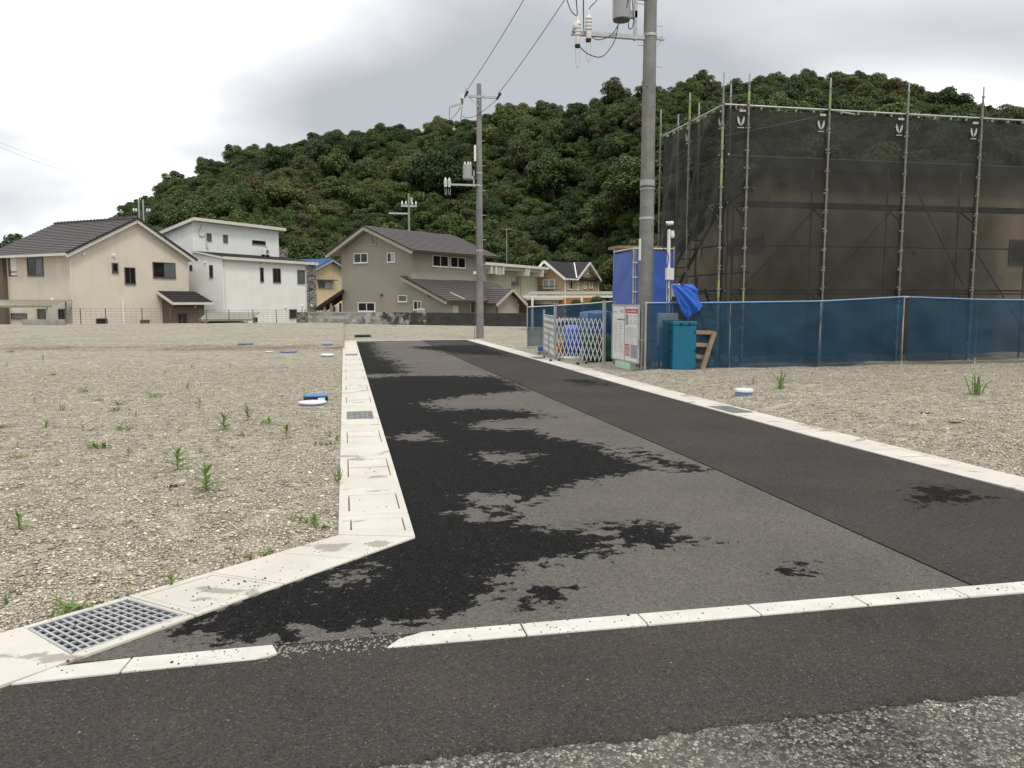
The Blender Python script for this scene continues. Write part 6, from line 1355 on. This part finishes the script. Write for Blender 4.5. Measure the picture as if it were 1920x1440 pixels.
mb = MB(); mb.box(0, 0.9, 0, 0.7, 0, 0.10); o = mb.build('wooden_pallet', M['wood'], label='wooden bearer under the orange pipes', cat='timber'); o.location = (bx(1024, 22.8), 22.6, 0.0)
mb = MB(); mb.box(0, 0.9, 0, 0.5, 0.0, 0.03); o = mb.build('foam_board', M['white'], label='white board lying on the gravel behind the folding gate', cat='board'); o.location = (5.95, 21.3, 0.02)
sack((6.1, 24.2, 0.0), 0.4, 0.4, 0.22, 'tarp_dull', 'tarpaulin_bundle', 'low blue bundle at the far foot of the folding gate', 'tarpaulin', 4)

# shrubs beyond the far fence and at the foot of the white house
for px, py, d_, r_, lb in ((1085, 584, 41, 0.75, 'green shrub growing beyond the far blue fence by the carport'), (1125, 582, 41, 0.9, 'larger green shrub growing beyond the far blue fence by the screen'), (566, 603, 57.8, 0.35, 'small dark shrub at the end of the wire fence before the white house')):
    c = atD(px, py, d_); e_ = empty('shrub', (c[0], c[1], c[2]-r_*0.9), 0.5, lb, 'shrub'); e_.scale = (r_, r_, r_)
    link('stem', trunk_v[0], None, e_); link('foliage', near_v[2], None, e_)
# ================================================================== pipe caps, meter box
def cap(px, py, r_, h, label, m_='pvc', group=None, tilt=0.0):
    p = G(px, py); z = float(gz(p[0], p[1])); e_ = empty('pipe_cap', (p[0], p[1], z), 0, label, 'pipe cap', group); e_.rotation_euler = (tilt, 0, 0)
    MB().lathe([(r_*0.92, -0.05), (r_*0.92, h*0.6)], n=24).build('pipe', M['pvc_blue'], e_, smooth=True)
    MB().lathe([(r_, h*0.6), (r_, h*0.95), (r_*0.95, h), (r_*0.3, h+0.006)], n=24).build('lid', M[m_], e_, smooth=True); return e_
cap(586, 757, 0.215, 0.055, 'wide white pipe cap beside the blue water meter box')
cap(614, 668, 0.19, 0.07, 'white pipe cap by the gutter just before the reddish bank', tilt=R(4)); cap(615, 653, 0.19, 0.06, 'white pipe cap by the gutter behind the reddish bank', tilt=R(-5))
cap(541, 660.5, 0.27, 0.04, 'blue pipe cap lying in the reddish bank', 'blue_lid'); cap(461, 652.5, 0.27, 0.04, 'blue pipe cap on the gravel behind the reddish bank', 'blue_lid'); cap(505, 660, 0.14, 0.03, 'small white pipe cap in the reddish bank')
cap(1394, 750, 0.15, 0.10, 'white pipe cap standing proud of the gravel before the blue fence', tilt=R(2))
p = G(592, 749.5); e_ = empty('water_meter_box', (p[0], p[1], -0.02), R(4), 'black water meter box with bright blue lid beside wide white cap', 'meter box')
MB().box(-0.19, 0.19, -0.12, 0.22, 0, 0.075).build('box', M['black'], e_, bevel=0.01); MB().box(-0.17, 0.17, -0.11, 0.21, 0.075, 0.10).build('lid', M['blue_lid'], e_, bevel=0.008)
MB().box(0.03, 0.14, -0.128, -0.121, 0.02, 0.065).build('paper_label', M['white'], e_)
# ================================================================== weeds
m, t, b, o = newmat('weed_leaf'); oi = N('ShaderNodeObjectInfo', t)
c1 = ramp(t, oi.outputs['Random'], [(0, (0.11, 0.22, 0.035)), (0.5, (0.15, 0.27, 0.045)), (0.85, (0.21, 0.29, 0.065)), (1, (0.27, 0.24, 0.09))])
lk(t, mixc(t, 0.35, c1, ramp(t, noise(t, pos(t), 60, 3), [(0.3, (0.08, 0.15, 0.03)), (0.7, (0.22, 0.33, 0.08))])), b.inputs['Base Color']); b.inputs['Roughness'].default_value = 0.6
tl = N('ShaderNodeBsdfTranslucent', t); lk(t, c1, tl.inputs[0]); ms = N('ShaderNodeMixShader', t); ms.inputs[0].default_value = 0.25
lk(t, b.outputs[0], ms.inputs[1]); lk(t, tl.outputs[0], ms.inputs[2]); lk(t, ms.outputs[0], o.inputs[0]); M['weed'] = m
M['stem'] = mat('weed_stem', (0.13, 0.15, 0.05), 0.2, 20, 0.7, 0.2)
def leafmesh(wd, droop, nseg=5):
    V_ = []; F_ = []
    for k in range(nseg+1):
        t_ = k/nseg; ww = wd*math.sin(math.pi*min(1, 0.12+0.88*t_))**0.8*(1 if k < nseg else 0.05); x = t_; z = 0.25*t_-droop*t_*t_
        V_ += [(x, -ww, z+0.03), (x, 0, z), (x, ww, z+0.03)]
    for k in range(nseg):
        a = 3*k; F_ += [(a, a+3, a+4, a+1), (a+1, a+4, a+5, a+2)]
    me = npmesh('leaf', V_, F_, smooth=True); me.materials.append(M['weed']); return me
LEAF = [leafmesh(0.10, 0.1), leafmesh(0.13, 0.45), leafmesh(0.07, 0.3), leafmesh(0.16, 0.25)]
BLADE = [leafmesh(0.035, 0.2), leafmesh(0.03, 0.6), leafmesh(0.04, 0.0)]
wr_ = random.Random(21)
def weed(px, py, hpx, kind, label, group=None):
    p = G(px, py); d = float(np.linalg.norm(p-_C)); h = hpx*d/FPX; z = float(gz(p[0], p[1]))-0.005
    e_ = empty('weed', (p[0], p[1], z), wr_.uniform(0, 6.28), label, 'weed', group)
    def lf(pool, at_, az, el, ln):
        o = link('leaf', wr_.choice(pool), None, e_); o.location = at_; o.rotation_euler = (wr_.uniform(-0.3, 0.3), -el, az); o.scale = (ln, ln, ln); return o
    if kind == 'stalk':
        MB().tube([(0, 0, -0.02), (wr_.uniform(-.02, .02)*h*5, 0, h*0.5), (wr_.uniform(-.03, .03)*h*5, 0, h*0.86)], max(0.003, 0.022*h), 6, max(0.0015, 0.008*h)).build('stem', M['stem'], e_)
        n = 15 if hpx > 22 else 10
        for k in range(n):
            t_ = (k+0.5)/n; lf(LEAF, (0, 0, h*(0.08+0.76*t_)), k*2.4+wr_.uniform(-.4, .4), R(5+55*t_), h*(0.62-0.25*t_+0.1*wr_.random()))
    elif kind == 'grass':
        for k in range(14 if hpx > 15 else 9): lf(BLADE, (wr_.gauss(0, .03)*h*4, wr_.gauss(0, .03)*h*4, 0), wr_.uniform(0, 6.28), R(wr_.uniform(50, 84)), h*wr_.uniform(0.7, 1.15))
    else:
        n = 16
        for k in range(n): r_ = h*wr_.uniform(0, 1.6); a = wr_.uniform(0, 6.28); lf(LEAF, (r_*math.cos(a), r_*math.sin(a)*0.7, 0.01), wr_.uniform(0, 6.28), R(wr_.uniform(10, 50)), h*wr_.uniform(0.8, 1.3))
    return e_
big = [(420, 804, 30, 'stalk', 'upright leafy weed standing beside a low spreading tuft on the gravel'), (465, 787, 27, 'stalk', 'upright leafy weed at the edge of the low spreading weed patch'), (374, 763, 18, 'stalk', 'compact dark green weed alone on the pale gravel'),
       (538, 819, 26, 'stalk', 'leafy weed on the gravel between weed patch and gutter'), (334, 880, 40, 'stalk', 'tall feathery weed with many narrow leaves on the gravel'), (387, 922, 48, 'stalk', 'tallest broad leaved weed growing in the gravel lot'),
       (242, 855, 18, 'stalk', 'small upright weed on open gravel beside the feathery weed'), (180, 838, 16, 'low', 'low double tuft of weed on the open gravel'), (230, 806, 13, 'low', 'low dark bushy weed on the open gravel'),
       (505, 793, 12, 'low', 'wide low spreading weed patch between two upright weeds'), (634, 903, 28, 'grass', 'grassy weed leaning over the edge of the lidded gutter'), (590, 984, 26, 'stalk', 'upright weed in the creeping patch beside the gutter corner'),
       (575, 975, 14, 'low', 'creeping weed patch on the gravel at the gutter corner'), (612, 985, 11, 'low', 'creeping weed reaching onto the gutter lid at the corner'), (550, 968, 9, 'low', 'thin creeping weed behind the gutter corner patch'), (500, 1035, 12, 'low', 'creeping weed along the back edge of the diagonal gutter'), (440, 1038, 14, 'grass', 'thin grass tuft a little behind the diagonal gutter'), (322, 1098, 30, 'stalk', 'bright green weed at the back edge of the diagonal gutter'), (130, 1146, 24, 'low', 'leafy weed clump behind the steel drain grate'),
       (170, 1143, 16, 'grass', 'grass tuft overhanging the steel drain grate'), (12, 1128, 18, 'grass', 'small grass tuft beside the leafy clump near the grate'), (470, 1045, 16, 'grass', 'grass tuft spreading over the diagonal gutter edge'),
       (36, 992, 30, 'stalk', 'thin pale upright weed alone on open gravel behind the drain grate'), (619, 818, 16, 'stalk', 'weed cluster beside the gutter lids, upright one'), (606, 834, 10, 'low', 'low weed of the cluster beside the gutter lids'), (632, 826, 14, 'grass', 'grassy weed of the cluster touching the gutter'),
       (1464, 742, 30, 'grass', 'tall grass tuft beside the standing white pipe cap'), (1412, 735, 12, 'grass', 'small grass tuft directly behind the standing white pipe cap'), (1828, 752, 32, 'grass', 'large pale grass tuft on the gravel before the blue fence')]
for w_ in big: weed(*w_)
for px, py, h_ in [(156, 808, 11), (87, 801, 16), (103, 831, 8), (33, 855, 9), (409, 825, 11), (432, 690, 9), (81, 677, 11), (117, 768, 12), (65, 755, 10), (156, 734, 10), (351, 728, 12), (289, 744, 10), (302, 745, 8), (376, 848, 8), (333, 947, 10), (455, 815, 9), (225, 758, 10), (335, 812, 8), (20, 660, 5), (14, 685, 6), (100, 703, 5), (310, 698, 6), (480, 695, 5), (360, 690, 7), (86, 723, 6), (10, 728, 5), (215, 770, 8), (255, 780, 8), (185, 750, 6), (400, 740, 7), (570, 735, 7), (320, 740, 7), (33, 838, 10), (6, 800, 8), (450, 940, 6)]:
    weed(px, py, h_, wr_.choice(['stalk', 'low', 'grass']), 'small green weed sprout scattered on the open gravel lot', 'small weeds on the gravel lot')
# dead dark leaf litter
for px, py, lb in ((325, 912, 'clump of dark dead leaves on the gravel beside the tallest weed'), (1735, 792, 'dark clod lying on the gravel before the fence'), (1790, 815, 'dark clod lying on the gravel beside the large pale grass tuft')):
    p = G(px, py); mb = MB(); z = float(gz(p[0], p[1]))
    for k in range(26):
        x, y = wr_.gauss(0, 0.035), wr_.gauss(0, 0.02); s = wr_.uniform(0.006, 0.02); a = wr_.uniform(0, 3)
        mb.add([(x-s*math.cos(a), y-s*math.sin(a), 0.004), (x+s*.4, y-s*.3, 0.012), (x+s*math.cos(a), y+s*math.sin(a), 0.006), (x-s*.3, y+s*.3, 0.022)], [(0, 1, 2), (0, 2, 3), (0, 3, 1), (1, 3, 2)])
    o = mb.build('leaf_litter', M['wood_dark'], label=lb, cat='leaf litter'); o.location = (p[0], p[1], z)
